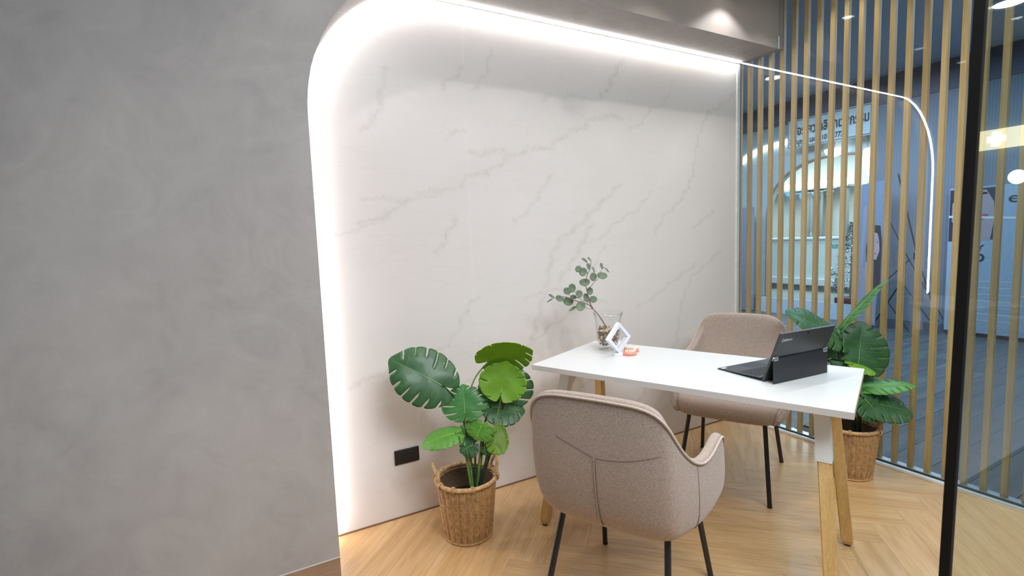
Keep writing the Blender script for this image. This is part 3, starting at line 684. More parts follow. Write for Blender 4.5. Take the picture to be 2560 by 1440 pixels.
    def onback(x, z):
        sgn = 1 if x >= 0 else -1; best = None
        xt = abs(x)
        for _ in range(14):
            T, B = prof_at(xt); h = T.z - B.z; out = Vector((T.x * 0.35, -1, 0)).normalized()
            c1 = Vector((B.x * 0.15 + T.x * 0.85, B.y * 0.30 + T.y * 0.70, B.z + 0.015)) + out * 0.012
            c2 = Vector((T.x, T.y, T.z - h * 0.62)) + out * 0.012 + Vector((0, 0.016, 0))
            lo, hi = 0.0, 1.0
            for _ in range(30):
                m_ = (lo + hi) / 2
                q = B * (1 - m_) ** 3 + c1 * 3 * m_ * (1 - m_) ** 2 + c2 * 3 * m_ * m_ * (1 - m_) + T * m_ ** 3
                if q.z < z: lo = m_
                else: hi = m_
            if abs(q.x - abs(x)) < 1e-4: break
            xt = max(0, xt + (abs(x) - q.x))
        return Vector((x, q.y - 0.0002, q.z))
    bm = bmesh.new(); tube(bm, [onback(0, .655 - .24 * k / 24) for k in range(25)], 0.0022, 6); obj('back_seam', bm, M['fabric'], t, smooth=True)
    bm = bmesh.new(); tube(bm, [onback(.0052, .652 - .235 * k / 24) + Vector((0, -.0004, 0)) for k in range(25)], 0.0014, 6); obj('back_seam', bm, M['seam'], t, smooth=True)
    bm = bmesh.new(); tube(bm, [onback(x_, .655 + (.37 * -x_ if x_ < 0 else 1.1 * x_ * x_)) + Vector((0, .0003, 0)) for x_ in [-.125 + .325 * k / 30 for k in range(31)]], 0.0010, 6); obj('back_seam', bm, M['seam'], t, smooth=True)
    for sgn in (-1, 1):
        i = min(range(n), key=lambda q: (tops[q][0] - sgn * .268) ** 2 + (tops[q][1] + .155) ** 2)
        T, B = Vector(tops[i]), Vector(bots[i]); h = T.z - B.z; out = Vector((sgn, -.45, 0)).normalized()
        c1 = Vector((B.x * 0.15 + T.x * 0.85, B.y * 0.30 + T.y * 0.70, B.z + 0.015)) + out * 0.012
        c2 = Vector((T.x, T.y, T.z - h * 0.62)) + out * 0.012 + Vector((0, 0.016, 0))
        bm = bmesh.new(); tube(bm, [p + out * 0.0002 for p in bez([B, c1, c2, T], 24)], 0.0010, 6); obj('side_seam', bm, M['seam'], t, smooth=True)
    for sx in (-1, 1):
        for sy in (-1, 1):
            bm = bmesh.new(); tube(bm, [(sx * .178, sy * .165 + .01, .381), (sx * .215, sy * .278, 0.006)], 0.0105, 12)
            tube(bm, [(sx * .215, sy * .278, 0.007), (sx * .2155, sy * .280, 0.0)], 0.0112, 12)
            obj('leg', bm, M['black'], t, auto=40)
        bm = bmesh.new(); tube(bm, [(sx * .178, -.155, .374), (sx * .178, .175, .374)], 0.009, 8); obj('seat_rail', bm, M['black'], t, auto=40)
    return t
def copy_tree(o, parent=None):
    c = o.copy(); C.objects.link(c); c.parent = parent
    for ch in [x for x in bpy.data.objects if x.parent == o]: copy_tree(ch, c)
    return c
ch1 = make_chair('taupe upholstered armchair seen from behind, on the near side of the table')
ch1.location = (-1.930, -1.000, 0); ch1.rotation_euler = (0, 0, math.atan2(0.466, 0.885) - math.pi / 2)
ch2 = copy_tree(ch1)
ch2['label'] = 'taupe upholstered armchair facing the camera, behind the table and the laptop'
ch2.location = (-0.800, -0.554, 0); ch2.rotation_euler = (0, 0, math.atan2(-0.466, -0.885) - math.pi / 2)

# ================================================================== BASKETS
def make_basket(label):
    t = empty('wicker_basket', (0, 0, 0), 0, label, 'basket', 'wicker baskets holding the monstera plants')
    H0, RB, RT, ns = 0.262, 0.103, 0.131, 24
    rad = lambda z: RB + (RT - RB) * (z / H0) ** 0.9
    bm = bmesh.new(); rows = 44
    for r in range(rows):
        z = 0.012 + (H0 - 0.02) * r / (rows - 1); r0 = rad(z); n = ns * 6; P = []
        for k in range(n):
            a = 2 * math.pi * k / n
            P.append((a, r0 + 0.0026 * (-math.cos(ns * a)), z + 0.0008 * math.cos(ns * a)))
        rings = []
        for (a, rr, zz) in P:
            rings.append([bm.verts.new(((rr + 0.0024 * math.cos(q)) * math.cos(a), (rr + 0.0024 * math.cos(q)) * math.sin(a), zz + 0.0025 * math.sin(q))) for q in (0, math.pi / 2, math.pi, 3 * math.pi / 2)])
        for i in range(n):
            A, B = rings[i], rings[(i + 1) % n]
            for k in range(4): bm.faces.new((A[k], A[(k + 1) % 4], B[(k + 1) % 4], B[k]))
    o = obj('weave', bm, M['wicker'], t, smooth=True); o['kind'] = 'stuff'
    stm = None
    for k in range(ns):
        a = 2 * math.pi * k / ns
        if stm is None:
            bm = bmesh.new()
            tube(bm, [(rad(z) - 0.0016, 0, z) for z in (0.002, 0.09, 0.18, H0)], 0.0032, 6)
            o = obj('stake', bm, M['stake'], t, smooth=True); stm = o.data
        else: o = link('stake', stm, None, t)
        o.rotation_euler = (0, 0, a)
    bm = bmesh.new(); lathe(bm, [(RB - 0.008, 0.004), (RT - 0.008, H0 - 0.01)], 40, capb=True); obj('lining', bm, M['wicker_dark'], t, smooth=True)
    bm = bmesh.new(); tube(bm, [((RB + .001) * math.cos(2 * math.pi * k / 40), (RB + .001) * math.sin(2 * math.pi * k / 40), 0.006) for k in range(40)], 0.0058, 8, closed=True)
    obj('base_ring', bm, M['stake'], t, smooth=True)
    # braided rim: twisted strands
    def rope(bm, path, R0, r, turns, strands=5, closed=False):
        n = len(path)
        for s in range(strands):
            P = []
            for i, p in enumerate(path):
                t_ = (path[(i + 1) % n] - path[i - 1]) if closed or 0 < i < n - 1 else (path[min(i + 1, n - 1)] - path[max(i - 1, 0)])
                t_.normalize(); up = Vector((0, 0, 1)) if abs(t_.z) < 0.95 else Vector((1, 0, 0))
                a = (up - t_ * up.dot(t_)).normalized(); b = t_.cross(a)
                ph = 2 * math.pi * (s / strands + turns * i / n)
                P.append(p + a * math.cos(ph) * R0 + b * math.sin(ph) * R0)
            tube(bm, P, r, 6, closed=closed)
        tube(bm, path, R0, 6, closed=closed)
    n = 160
    bm = bmesh.new(); rope(bm, [Vector(((RT + .002) * math.cos(2 * math.pi * k / n), (RT + .002) * math.sin(2 * math.pi * k / n), H0 + 0.004)) for k in range(n)], 0.0060, 0.0040, 12, 6, True)
    obj('rim', bm, M['wicker_rim'], t, smooth=True)
    for s in (0, 1):
        a0 = math.pi * s; P = []
        for k in range(29):
            u = k / 28; a = a0 + (u - 0.5) * 0.72
            hh = math.sin(math.pi * u) ** 0.55 * 0.080
            rr = RT + 0.004 + 0.010 * math.sin(math.pi * u)
            P.append(Vector((rr * math.cos(a), rr * math.sin(a), H0 + 0.002 + hh)))
        bm = bmesh.new(); rope(bm, P, 0.0048, 0.0034, 4, 5)
        h = obj('handle', bm, M['wicker_rim'], t, smooth=True)
        for u in (0, -1):
            bm = bmesh.new()
            p = P[u]
            c = Vector((p.x, p.y, H0 + 0.004)); tang = Vector((-p.y, p.x, 0)).normalized(); rd = Vector((p.x, p.y, 0)).normalized()
            for q in range(4):
                cc = c + tang * (q - 1.5) * 0.006
                tube(bm, [cc + rd * 0.0125 * math.cos(w_) + Vector((0, 0, 1)) * 0.0135 * math.sin(w_) for w_ in [2 * math.pi * z / 14 for z in range(14)]], 0.0030, 5, closed=True)
            obj('binding', bm, M['wicker_rim'], h, smooth=True)
    for a in (math.pi / 2, -math.pi / 2, 0.85, -2.2, 2.3):
        c = Vector(((RT + .002) * math.cos(a), (RT + .002) * math.sin(a), H0 + 0.004)); rd = Vector((math.cos(a), math.sin(a), 0)); tg = Vector((-math.sin(a), math.cos(a), 0))
        bm = bmesh.new()
        for q in range(3):
            cc = c + tg * (q - 1) * 0.0045
            tube(bm, [cc + rd * 0.0115 * math.cos(w_) + Vector((0, 0, 1)) * 0.013 * math.sin(w_) for w_ in [2 * math.pi * z / 14 for z in range(14)]], 0.0022, 5, closed=True)
        obj('binding', bm, M['wicker_rim'], t, smooth=True)
    return t
bk1 = make_basket('honey coloured wicker basket by the marble wall and the black socket')
bk1.location = (-2.250, -0.290, 0); bk1.rotation_euler = (0, 0, R(-12))
bk2 = copy_tree(bk1); bk2['label'] = 'wicker basket beside the glass partition, behind the laptop end of the table'
bk2.location = (-0.280, -0.880, 0); bk2.rotation_euler = (0, 0, R(-62))

# ================================================================== MONSTERA
def leaf_mesh(Lg, Wd, bend, seed, solid=False):
    rnd = random.Random(seed); nf = 7
    ay, by = Wd / 2, 0.60
    hw = Wd / 2 / Lg
    def margin(s):
        th = R(168) * (1 - s)
        r = 1 / math.sqrt((math.sin(th) / hw) ** 2 + (math.cos(th) / 0.62) ** 2)
        r *= 1 + 0.10 * math.exp(-(math.degrees(th) / 11) ** 2)
        return Vector((r * math.sin(th), 0.36 + r * math.cos(th)))
    cuts = [0, .18, .33, .47, .60, .73, .86, 1.0]
    bm = bmesh.new(); nu, nv = 5, 12
    def warp(p):
        x, y = p.x, p.y
        z = 0.14 * abs(x) ** 1.15 - 0.30 * abs(x) ** 2.2 / max(hw, .1)
        z += -bend * (y - 0.1) ** 2 * (0.9 if y > 0.1 else 0.5)
        z += 0.010 * math.sin(9 * y + 7 * abs(x))
        return Vector((x * Lg, y * Lg, z * Lg))
    veins = []
    for side in (-1, 1):
        gp = [rnd.choice((.05, .07, .09, .02)) for _ in range(nf + 1)]; vst = [rnd.choice((.36, .45, .55, .62)) for _ in range(nf + 1)]
        if solid and side > 0 or solid and Lg < .2: gp = [.05] * (nf + 1); vst = [rnd.choice((.62, .95, .8)) for _ in range(nf + 1)]
        for f in range(nf):
            s0, s1 = cuts[f], cuts[f + 1]
            slit0 = rnd.uniform(0.40, 0.62) if 0 < f else 1.0
            slit1 = None
            grid = []
            o_of = lambda s: Vector((0, max(0, (s - 0.14) / 0.86) ** 1.15 * 0.985))
            g0 = 0.0 if f == 0 else gp[f]; g1 = 0.0 if f == nf - 1 else gp[f + 1]
            vs0 = vst[f]; vs1 = vst[f + 1]
            for j in range(nv + 1):
                v = j / nv; row = []
                for i in range(nu + 1):
                    u = i / nu
                    gg0 = g0 * min(1, max(0, (v - vs0)) / 0.10); gg1 = g1 * min(1, max(0, (v - vs1)) / 0.10)
                    uu = gg0 + u * (1 - gg0 - gg1)
                    s = s0 + (s1 - s0) * uu
                    vv = v * (1 - 0.035 * abs(2 * u - 1) ** 4 * max(0, v - .85) / .15 * (0 if f in (nf - 1,) else 1))
                    o = o_of(s); mg = margin(s); p = o.lerp(mg, vv)
                    p.y -= 0.06 * math.sin(math.pi * vv) * (1 - s) 
                    p.x *= side
                    row.append(bm.verts.new(warp(p)))
                grid.append(row)
            for j in range(nv):
                for i in range(nu):
                    q = (grid[j][i], grid[j][i + 1], grid[j + 1][i + 1], grid[j + 1][i])
                    bm.faces.new(q if side > 0 else q[::-1])
            sm_ = (s0 + s1) / 2 if f < nf - 1 else None
            if sm_:
                o = o_of(sm_); mg = margin(sm_)
                P = []
                for j in range(7):
                    v = j / 7 * 0.92; p = o.lerp(mg, v); p.y -= 0.06 * math.sin(math.pi * v) * (1 - sm_); p.x *= side; P.append(warp(p))
                veins.append((P, 0.0011))
    bmesh.ops.remove_doubles(bm, verts=bm.verts, dist=Lg * 0.004)
    mid = [warp(Vector((0, y))) for y in [k / 12 * 0.97 for k in range(13)]]
    return bm, mid, veins
def plant(name, label, loc, data, pot_r):
    t = empty(name, loc, 0, label, 'plant', 'monstera plants in wicker baskets')
    L0 = Vector(loc); k = 0
    for (B, T, wd, N, c, bend, ctrl) in data:
        B, T, N = Vector(B), Vector(T), Vector(N); k += 1
        Y = (T - B); Lg = Y.length / 0.99; Y.normalize(); Nn = (N - Y * N.dot(Y)).normalized(); X = Y.cross(Nn)
        bm, mid, veins = leaf_mesh(Lg * 0.975, wd * 1.08, bend, k * 5 + len(data), c == 3)
        M4 = Matrix((X, Y, Nn)).transposed().to_4x4(); M4.translation = B - L0
        lf = obj('leaf', bm, M['leaf%d' % c], t, smooth=True); lf.matrix_local = M4
        sd = lf.modifiers.new('thick', 'SOLIDIFY'); sd.thickness = 0.0012; sd.offset = 0
        bm = bmesh.new()
        for off in (0.0010,):
            tube(bm, [p + Vector((0, 0, off)) for p in mid], 0.0016, 5, radii=[0.0022 - 0.0016 * i / 12 for i in range(13)])
            for P, r in veins: tube(bm, [p + Vector((0, 0, off * 0.5)) for p in P], 0.00042, 4)
        obj('midrib', bm, M['vein_lime' if c >= 2 else 'vein'], lf, smooth=True)
        P = [Vector(p) - L0 for p in ctrl]; r0 = math.hypot(P[0].x, P[0].y)
        lim = pot_r * 0.55
        if r0 > lim: P[0].x *= lim / r0; P[0].y *= lim / r0
        P[0].z = 0.175
        path = catmull(P + [B - L0, (B - L0) + Y * Lg * 0.03], 6)
        bm = bmesh.new(); n = len(path)
        tube(bm, path, 0.003, 8, radii=[(0.0058 if c == 0 else 0.0045) * (1 - 0.45 * i / n) for i in range(n)])
        obj('stem', bm, M['stem_dark' if c in (0,) else 'stem'], t, smooth=True)
    bm = bmesh.new(); lathe(bm, [(pot_r * 0.80, 0.0), (pot_r, 0.175), (pot_r - .006, 0.178), (pot_r - .008, 0.168), (0.001, 0.172)], 32, capb=True)
    for v in bm.verts: v.co.z += 0.006
    obj('soil', bm, M['soil'], t, smooth=True)
    return t
plant('monstera_plant', 'leafy monstera with big split leaves growing by the marble wall near the black socket', (-2.250, -0.290, 0), LEAVES_A, 0.088)
plant('monstera_plant', 'monstera in front of the glass and slats, partly hidden by the laptop', (-0.280, -0.880, 0), LEAVES_B, 0.088)

# ================================================================== VASE + EUCALYPTUS
VC = Vector((-1.480, -0.358, 0.750))
vz = empty('glass_vase', VC, 0, 'clear footed glass vase filled with dried chips at the far table end', 'vase')
outer = [(0.044, 0.001), (0.046, 0.005), (0.020, 0.012), (0.022, 0.016), (0.045, 0.026), (0.054, 0.045), (0.058, 0.08), (0.060, 0.12), (0.064, 0.155), (0.073, 0.188)]
inner_ = [(0.0705, 0.188), (0.0615, 0.155), (0.0575, 0.12), (0.0555, 0.08), (0.0515, 0.047), (0.043, 0.030), (0.002, 0.022)]
bm = bmesh.new(); lathe(bm, outer + inner_, 48, capb=True); obj('glass_body', bm, M['vase_glass'], vz, smooth=True)
bm = bmesh.new(); tube(bm, [(0.0718 * math.cos(2 * math.pi * k / 48), 0.0718 * math.sin(2 * math.pi * k / 48), 0.1885) for k in range(48)], 0.0016, 6, closed=True); obj('rim', bm, M['vase_glass'], vz, smooth=True)
rnd = random.Random(11)
fill = bmesh.new(); fb = bmesh.new(); fc = bmesh.new()
for k in range(260):
    z = rnd.uniform(0.028, 0.098) if k < 220 else rnd.uniform(.094, .112)
    rm = 0.040 if z < .035 else 0.049
    rr = rm * math.sqrt(rnd.uniform(.25, 1)); a = rnd.uniform(0, 6.283)
    s = rnd.uniform(0.008, 0.0165)
    mt = Matrix.Translation((rr * math.cos(a) * (1 - s * 4), rr * math.sin(a) * (1 - s * 4), z)) @ Matrix.Rotation(rnd.uniform(0, 6.28), 4, Vector((rnd.uniform(-1, 1), rnd.uniform(-1, 1), rnd.uniform(-1, 1))).normalized()) @ Matrix.Diagonal((s, s * rnd.uniform(.5, .9), s * rnd.uniform(.12, .4), 1))
    bmesh.ops.create_icosphere((fill, fb, fc)[k % 3], subdivisions=1, radius=1, matrix=mt)
chips = empty('dried_chips', VC, 0, 'brown and tan dried wood chips filling the glass vase', 'potpourri')
chips['kind'] = 'stuff'
for b_, mm in ((fill, 'chip_a'), (fb, 'chip_b'), (fc, 'chip_c')):
    o = obj('chips', b_, M[mm], chips); o['kind'] = 'stuff'
eb = empty('eucalyptus_branch', VC, 0, 'eucalyptus branch with round grey green leaves leaning left out of the vase', 'branch')
for i, b in enumerate(TWIGS):
    bm = bmesh.new(); P = catmull([Vector(p) - VC for p in b], 5); n = len(P)
    r0 = 0.0042 if i == 0 else 0.0028 if i < 3 else 0.0016
    tube(bm, P, r0, 6, radii=[r0 * (1 - 0.5 * k / n) for k in range(n)]); obj('twig', bm, M['twig'], eb, smooth=True)
TP = [q for b in TWIGS for q in catmull([Vector(p) for p in b], 5)]
er = random.Random(3)
for (p, U, N, wd, hh) in EUCA:
    p, U, N = Vector(p), Vector(U), Vector(N); X = U.cross(N).normalized()
    near = min(TP, key=lambda q: (q - p).length)
    bm = bmesh.new(); rings = []; c0 = bm.verts.new((0, 0, 0)); cup = er.uniform(-.10, .14); fold = er.uniform(.05, .30); cut = er.uniform(.0, .10)
    for j in range(1, 5):
        s_ = j / 4; ring = []
        for k in range(20):
            a = 2 * math.pi * k / 20; ca, sa = math.cos(a), math.sin(a)
            r_ = 1 + 0.05 * math.sin(2 * a + cut * 30) - cut * max(0, sa) ** 6
            x, y = ca * wd * s_ * r_, sa * hh * s_ * r_
            ring.append(bm.verts.new((x, y, cup * (x * x + y * y) / max(wd, .004) + fold * abs(x) * (0.6 if wd > .01 else 1) + 0.0006 * math.sin(5 * a) * s_)))
        rings.append(ring)
    for k in range(20): bm.faces.new((c0, rings[0][k], rings[0][(k + 1) % 20]))
    for a_, b_ in zip(rings, rings[1:]):
        for k in range(20): bm.faces.new((a_[k], b_[k], b_[(k + 1) % 20], a_[(k + 1) % 20]))
    o = obj('leaf', bm, M['euca'], eb, smooth=True)
    M4 = Matrix((X, U, X.cross(U))).transposed().to_4x4(); M4.translation = p - VC; o.matrix_local = M4
    sd = o.modifiers.new('thick', 'SOLIDIFY'); sd.thickness = 0.0006; sd.offset = 0
    d = near - p; d = d - N * d.dot(N)
    e = math.sqrt((d.dot(X) / wd) ** 2 + (d.dot(U) / hh) ** 2) if d.length > 1e-6 else 1
    base_ = p + d / max(e, 1.0)
    bm = bmesh.new(); tube(bm, catmull([near - VC, (near + base_) / 2 - VC + Vector((0, 0, .001)), base_ - VC, p.lerp(base_, .35) - VC + N * .0006], 4), 0.0007, 5)
    obj('petiole', bm, M['twig'], eb, smooth=True)

# ================================================================== DIAMOND FRAME
FR = Vector((-1.523, -0.482, 0.750))
fr = empty('display_frame', FR, R(4), 'white diamond shaped display frame standing on a round base before the vase', 'frame')
def diamond(bm, s_out, s_in, y0, y1, zc):
    def ring(s, y): return [bm.verts.new((x * s, y, zc + z * s)) for x, z in ((0, 1), (1, 0), (0, -1), (-1, 0))]
    A, B, C_, D_ = ring(s_out, y0), ring(s_out, y1), ring(s_in, y1), ring(s_in, y0)
    for P, Q_ in ((A, B), (B, C_), (C_, D_), (D_, A)):
        for k in range(4): bm.faces.new((P[k], P[(k + 1) % 4], Q_[(k + 1) % 4], Q_[k]))
bm = bmesh.new(); diamond(bm, 0.0745, 0.0545, -0.0105, -0.0012, 0.0825); obj('front_frame', bm, M['frame_white'], fr)
bm = bmesh.new(); diamond(bm, 0.0745, 0.0545, 0.0, 0.0105, 0.0825); obj('back_frame', bm, M['frame_white'], fr)
bm = bmesh.new(); diamond(bm, 0.0735, 0.0555, -0.0012, 0.0, 0.0825); obj('joint', bm, plain('frame_joint', (.45, .45, .5), .6), fr)
bm = bmesh.new(); poly3(bm, [(0.056, 0, .0825), (0, 0, .1385), (-.056, 0, .0825), (0, 0, .0265)]); obj('film', bm, M['vase_glass'], fr)
bm = bmesh.new(); lathe(bm, [(0.028, 0.0), (0.029, 0.003), (0.027, 0.009), (0.012, 0.012), (0.001, 0.012)], 32, capb=True)
for v in bm.verts: v.co.y *= 0.8
obj('base', bm, M['frame_white'], fr, auto=40)
im = bmesh.new()
for q in range(5):
    a = R(90 + q * 72 - 10); b = R(90 + q * 72 + 36 - 10); c_ = R(90 + q * 72 - 36 - 10)
    poly3(im, [(0.006, -.0006, .060), (0.006 + .007 * math.cos(c_), -.0006, .060 + .009 * math.sin(c_)), (0.006 + .017 * math.cos(a), -.0014, .060 + .024 * math.sin(a)), (0.006 + .007 * math.cos(b), -.0006, .060 + .009 * math.sin(b))])
obj('paper_star', im, M['print_white'], fr)

# ================================================================== DENTURE MODELS
def denture(loc, rz, label, flip):
    t = empty('denture_model', loc, R(rz), label, 'denture', 'pink denture models behind the frame'); t.scale = (1.22, 1.22, 1.3)
    bm = bmesh.new(); rows = []; n = 20
    for i in range(n + 1):
        a = R(-105 + 210 * i / n); cxx, cyy = 0.022 * math.sin(a), 0.020 * math.cos(a) - 0.006
        d = Vector((math.sin(a), math.cos(a), 0)); c = Vector((cxx, cyy, 0))
        rows.append([bm.verts.new(c + d * x + Vector((0, 0, z))) for x, z in ((-.007, .0), (.008, .0), (.0075, .008), (.004, .0155), (-.004, .0155), (-.007, .008))])
    for a, b in zip(rows, rows[1:]):
        for k in range(6): bm.faces.new((a[k], a[(k + 1) % 6], b[(k + 1) % 6], b[k]))
    bm.faces.new(rows[0][::-1]); bm.faces.new(rows[-1]); obj('gum', bm, M['gum'], t, smooth=True)
    for i in range(10):
        a = R(-92 + 184 * (i + .5) / 10)
        bm = bmesh.new(); box(bm, -.0031, .0031, -.0036, .0036, 0, .0085, bev=.0014)
        o = obj('tooth', bm, M['tooth'], t, smooth=True)
        o.location = (0.0232 * math.sin(a), 0.0212 * math.cos(a) - 0.006, 0.0125); o.rotation_euler = (0, 0, -a)
denture((-1.475, -0.512, 0.7502), 190, 'pink gum and ivory teeth model, the nearer one beside the frame', 0)
denture((-1.430, -0.470, 0.7502), 150, 'pink gum and ivory teeth model, the one behind the other', 1)

# ================================================================== TABLET LAPTOP
LP = Vector((-1.2375, -1.152, 0.7502))
lap = empty('tablet_computer', LP, R(-4), 'dark grey tablet computer on its kickstand with a folded out keyboard on the table', 'laptop')
W2 = 0.153
def plate(bm, p_lo, p_hi, th, hw, bev=0.0015):
    # slab from p_lo to p_hi (y,z), thickness th toward +normal side
    y0, z0 = p_lo; y1, z1 = p_hi; L = math.hypot(y1 - y0, z1 - z0); a = math.atan2(z1 - z0, y1 - y0)
    mt = Matrix.Translation((0, y0, z0)) @ Matrix.Rotation(a, 4, 'X')
    box(bm, -hw, hw, 0, L, 0, th, bev=bev, mtx=mt)
# tablet: screen faces +y (away from the camera), leans back towards -y
bm = bmesh.new(); plate(bm, (0.014, 0.0015), (-0.057, 0.194), 0.0095, W2, 0.002)
obj('tablet_body', bm, M['tablet'], lap)
al = math.atan2(0.1925, -0.071)
def onb(s, off):   # point on the rear face: s along height 0..1 ; off outward
    n_ = Vector((-math.sin(al), math.cos(al))); p = Vector((0.014 + (-0.071) * s, 0.0015 + 0.1925 * s))
    return p + n_ * off
mtb = Matrix.Translation((0, 0.014, 0.0015)) @ Matrix.Rotation(al, 4, 'X')
bm = bmesh.new(); box(bm, -W2 + .006, W2 - .006, .006, .199, -.0006, 0.0003, mtx=mtb); obj('screen', bm, M['screen'], lap)
HS = 0.502
hp = onb(HS, 0.0105)
bm = bmesh.new(); plate(bm, (hp.x - 0.0035, 0.0008), (hp.x - 0.0015, hp.y), 0.0028, W2, 0.0008); obj('kickstand', bm, M['tablet2'], lap)
for sx in (-1, 1):
    bm = bmesh.new(); box(bm, sx * (W2 - .014) - .011, sx * (W2 - .014) + .011, hp.x - .0065, hp.x + .006, hp.y - .009, hp.y + .007, bev=.0015); hg = obj('hinge', bm, M['chrome'], lap)
    bm = bmesh.new(); box(bm, sx * (W2 - .014) - .0105, sx * (W2 - .014) + .0105, hp.x - .0069, hp.x - .006, hp.y - .002, hp.y - .0008); obj('hinge_slot', bm, M['tablet2'], hg)
bm = bmesh.new(); bmesh.ops.create_cone(bm, cap_ends=True, segments=16, radius1=.0038, radius2=.0038, depth=.0012, matrix=mtb @ Matrix.Translation((0.0, 0.193, 0.0100))); obj('camera_lens', bm, M['screen'], lap)
bm = bmesh.new()
for k in range(9): box(bm, -W2 - .0003, -W2 + .001, .115 + k * .0065, .118 + k * .0065, .003, .0065, mtx=mtb)
obj('speaker_slots', bm, M['screen'], lap)
fd = bpy.data.curves.new('maker_mark', 'FONT'); fd.body = 'Lenovo'; fd.size = 0.0185; fd.extrude = 0.0002; fd.shear = 0.15
fo = bpy.data.objects.new('maker_mark', fd); C.objects.link(fo); fo = solid_text(fo, mtb @ Matrix.Translation((-W2 + 0.016, 0.172, 0.0097)), lap, M['chrome'])
# keyboard cover lying towards +y, hinged up at the tablet
kb = Matrix.Translation((0, 0.016, 0.0145)) @ Matrix.Rotation(R(-2.6), 4, 'X')
bm = bmesh.new(); box(bm, -W2, W2, 0.0, 0.205, -.0045, 0, bev=.001, mtx=kb); deck = obj('keyboard_deck', bm, M['kbd'], lap)
km = None
for r_ in range(5):
    for c_ in range(14):
        if km is None:
            bm = bmesh.new(); box(bm, -.0086, .0086, -.0076, .0076, 0, .0014, bev=.0006); o = obj('key', bm, M['keys'], deck); km = o.data
        else: o = link('key', km, None, deck)
        o.matrix_local = kb @ Matrix.Translation((-W2 + .0205 + c_ * .0204, .030 + r_ * .0186, 0.0))
bm = bmesh.new(); box(bm, -.048, .048, .128, .190, 0, .0003, mtx=kb); obj('touchpad', bm, M['tablet2'], deck)
bm = bmesh.new(); box(bm, -W2 + .006, -W2 + .030, .182, .194, 0, .0004, mtx=kb); obj('sticker', bm, M['print_white'], deck)
bm = bmesh.new(); plate(bm, (0.020, 0.001), (0.0175, 0.0135), .0012, W2 - .004, .0003); obj('hinge_flap', bm, M['tablet2'], lap)

# ================================================================== CORRIDOR AND CLINIC OUTSIDE
cf_ = struct('floor_corridor', bx(0.0, 4.6, -2.36, 6.0, -0.05, -0.010), plain('corridor_base', (0.06, 0.06, 0.065), 0.8))
k = 0; ry = -2.34
pm = {}
while ry < 5.9:
    xo = 0.06 + random.uniform(-1.1, 0)
    while xo < 4.58:
        x0, x1 = max(xo, 0.085), min(xo + 1.2, 4.58)
        if x1 - x0 > 0.12:
            Lk = round(x1 - x0, 3)
            if Lk not in pm:
                me = bpy.data.meshes.new('plank'); bm = bmesh.new(); box(bm, -Lk / 2 + .001, Lk / 2 - .001, -0.0885, 0.0885, -0.009, 0.0); bm.to_mesh(me); bm.free(); me.materials.append(M['grey_floor']); pm[Lk] = me
            o = link('plank', pm[Lk], None, cf_); o.location = ((x0 + x1) / 2, ry + 0.09, random.uniform(-0.001, -0.0003))
        xo += 1.2
    ry += 0.18

def rib_mat():
    t = NT('ribbed_panel'); v = t.coord()
    wv = t.a('ShaderNodeTexWave'); wv.wave_type = 'BANDS'; wv.bands_direction = 'Y'; wv.inputs['Scale'].default_value = 11.0
    t.l(v, wv.inputs['Vector']); t.col(t.ramp(wv.outputs[0], [(0.2, (0.175, 0.20, 0.245)), (0.6, (0.205, 0.23, 0.275))]))
    t.bump(wv.outputs[0], 0.25, 0.004); t.set(Roughness=0.6); return t.m
M['rib'] = rib_mat()
M['fascia'] = plain('dark_fascia', (0.115, 0.125, 0.165), 0.6)
M['clinic_wall'] = plain('clinic_wall', (0.47, 0.55, 0.56), 0.7)
M['clinic_in'] = plain('clinic_interior', (0.76, 0.80, 0.77), 0.7)
M['brown_trim'] = plain('arch_trim_brown', (0.32, 0.235, 0.19), 0.5)
M['sign_white'] = plain('sign_white', (0.66, 0.73, 0.75), 0.5)
M['ink'] = plain('sign_ink', (0.010, 0.045, 0.045), 0.6)
M['ink_black'] = plain('black_ink', (0.01, 0.01, 0.012), 0.6)
M['kerb'] = plain('kerb_white', (0.60, 0.68, 0.78), 0.5)
M['clinic_floor'] = plain('clinic_floor', (0.20, 0.235, 0.235), 0.5)
M['counter'] = plain('counter_white', (0.62, 0.70, 0.70), 0.5)
M['lilac'] = plain('lilac_panel', (0.27, 0.28, 0.38), 0.7)

wr = struct('wall_corridor_far', bx(4.45, 4.60, -9.0, 1.31, 0.0, 2.90), M['rib'])
struct('trim_4', bx(4.435, 4.60, -9.0, 1.31, 2.90, 3.25), M['fascia'])
struct('trim_5', bx(4.440, 4.455, -9.0, 1.31, 0.0, 0.10), M['fascia'])
struct('wall_clinic_fascia', bx(4.42, 4.60, 1.312, 6.0, 2.975, 3.25), M['fascia'])
# clinic front with a rounded opening
AY, AZ, AA, AB = 1.90, 1.50, 1.02, 0.87
bm = bmesh.new(); N = 40; inn = []; outr = []
def sup(a):
    c_, s_ = math.cos(a), math.sin(a); p = 2 / 2.3
    return AY + AA * math.copysign(abs(c_) ** p, c_), AZ + AB * max(0, s_) ** p
prof = [(AY + AA, 0.24)] + [sup(math.pi * i / N) for i in range(N + 1)] + [(AY - AA, 0.24)]
xf = 4.62
vi = [bm.verts.new((xf, y, z)) for y, z in prof]; vb = [bm.verts.new((xf + .12, y, z)) for y, z in prof]
vt = [bm.verts.new((xf, y, 2.975)) for y, z in prof]
for i in range(len(prof) - 1):
    bm.faces.new((vi[i], vb[i], vb[i + 1], vi[i + 1]))
    if i > 0 and i < len(prof) - 2: bm.faces.new((vi[i], vi[i + 1], vt[i + 1], vt[i]))
box(bm, xf, xf + .12, AY + AA, 3.62, 0.24, 2.975); box(bm, xf, xf + .12, 0.3, AY - AA, 0.24, 2.975)
struct('wall_clinic_front', bm, M['clinic_wall'])
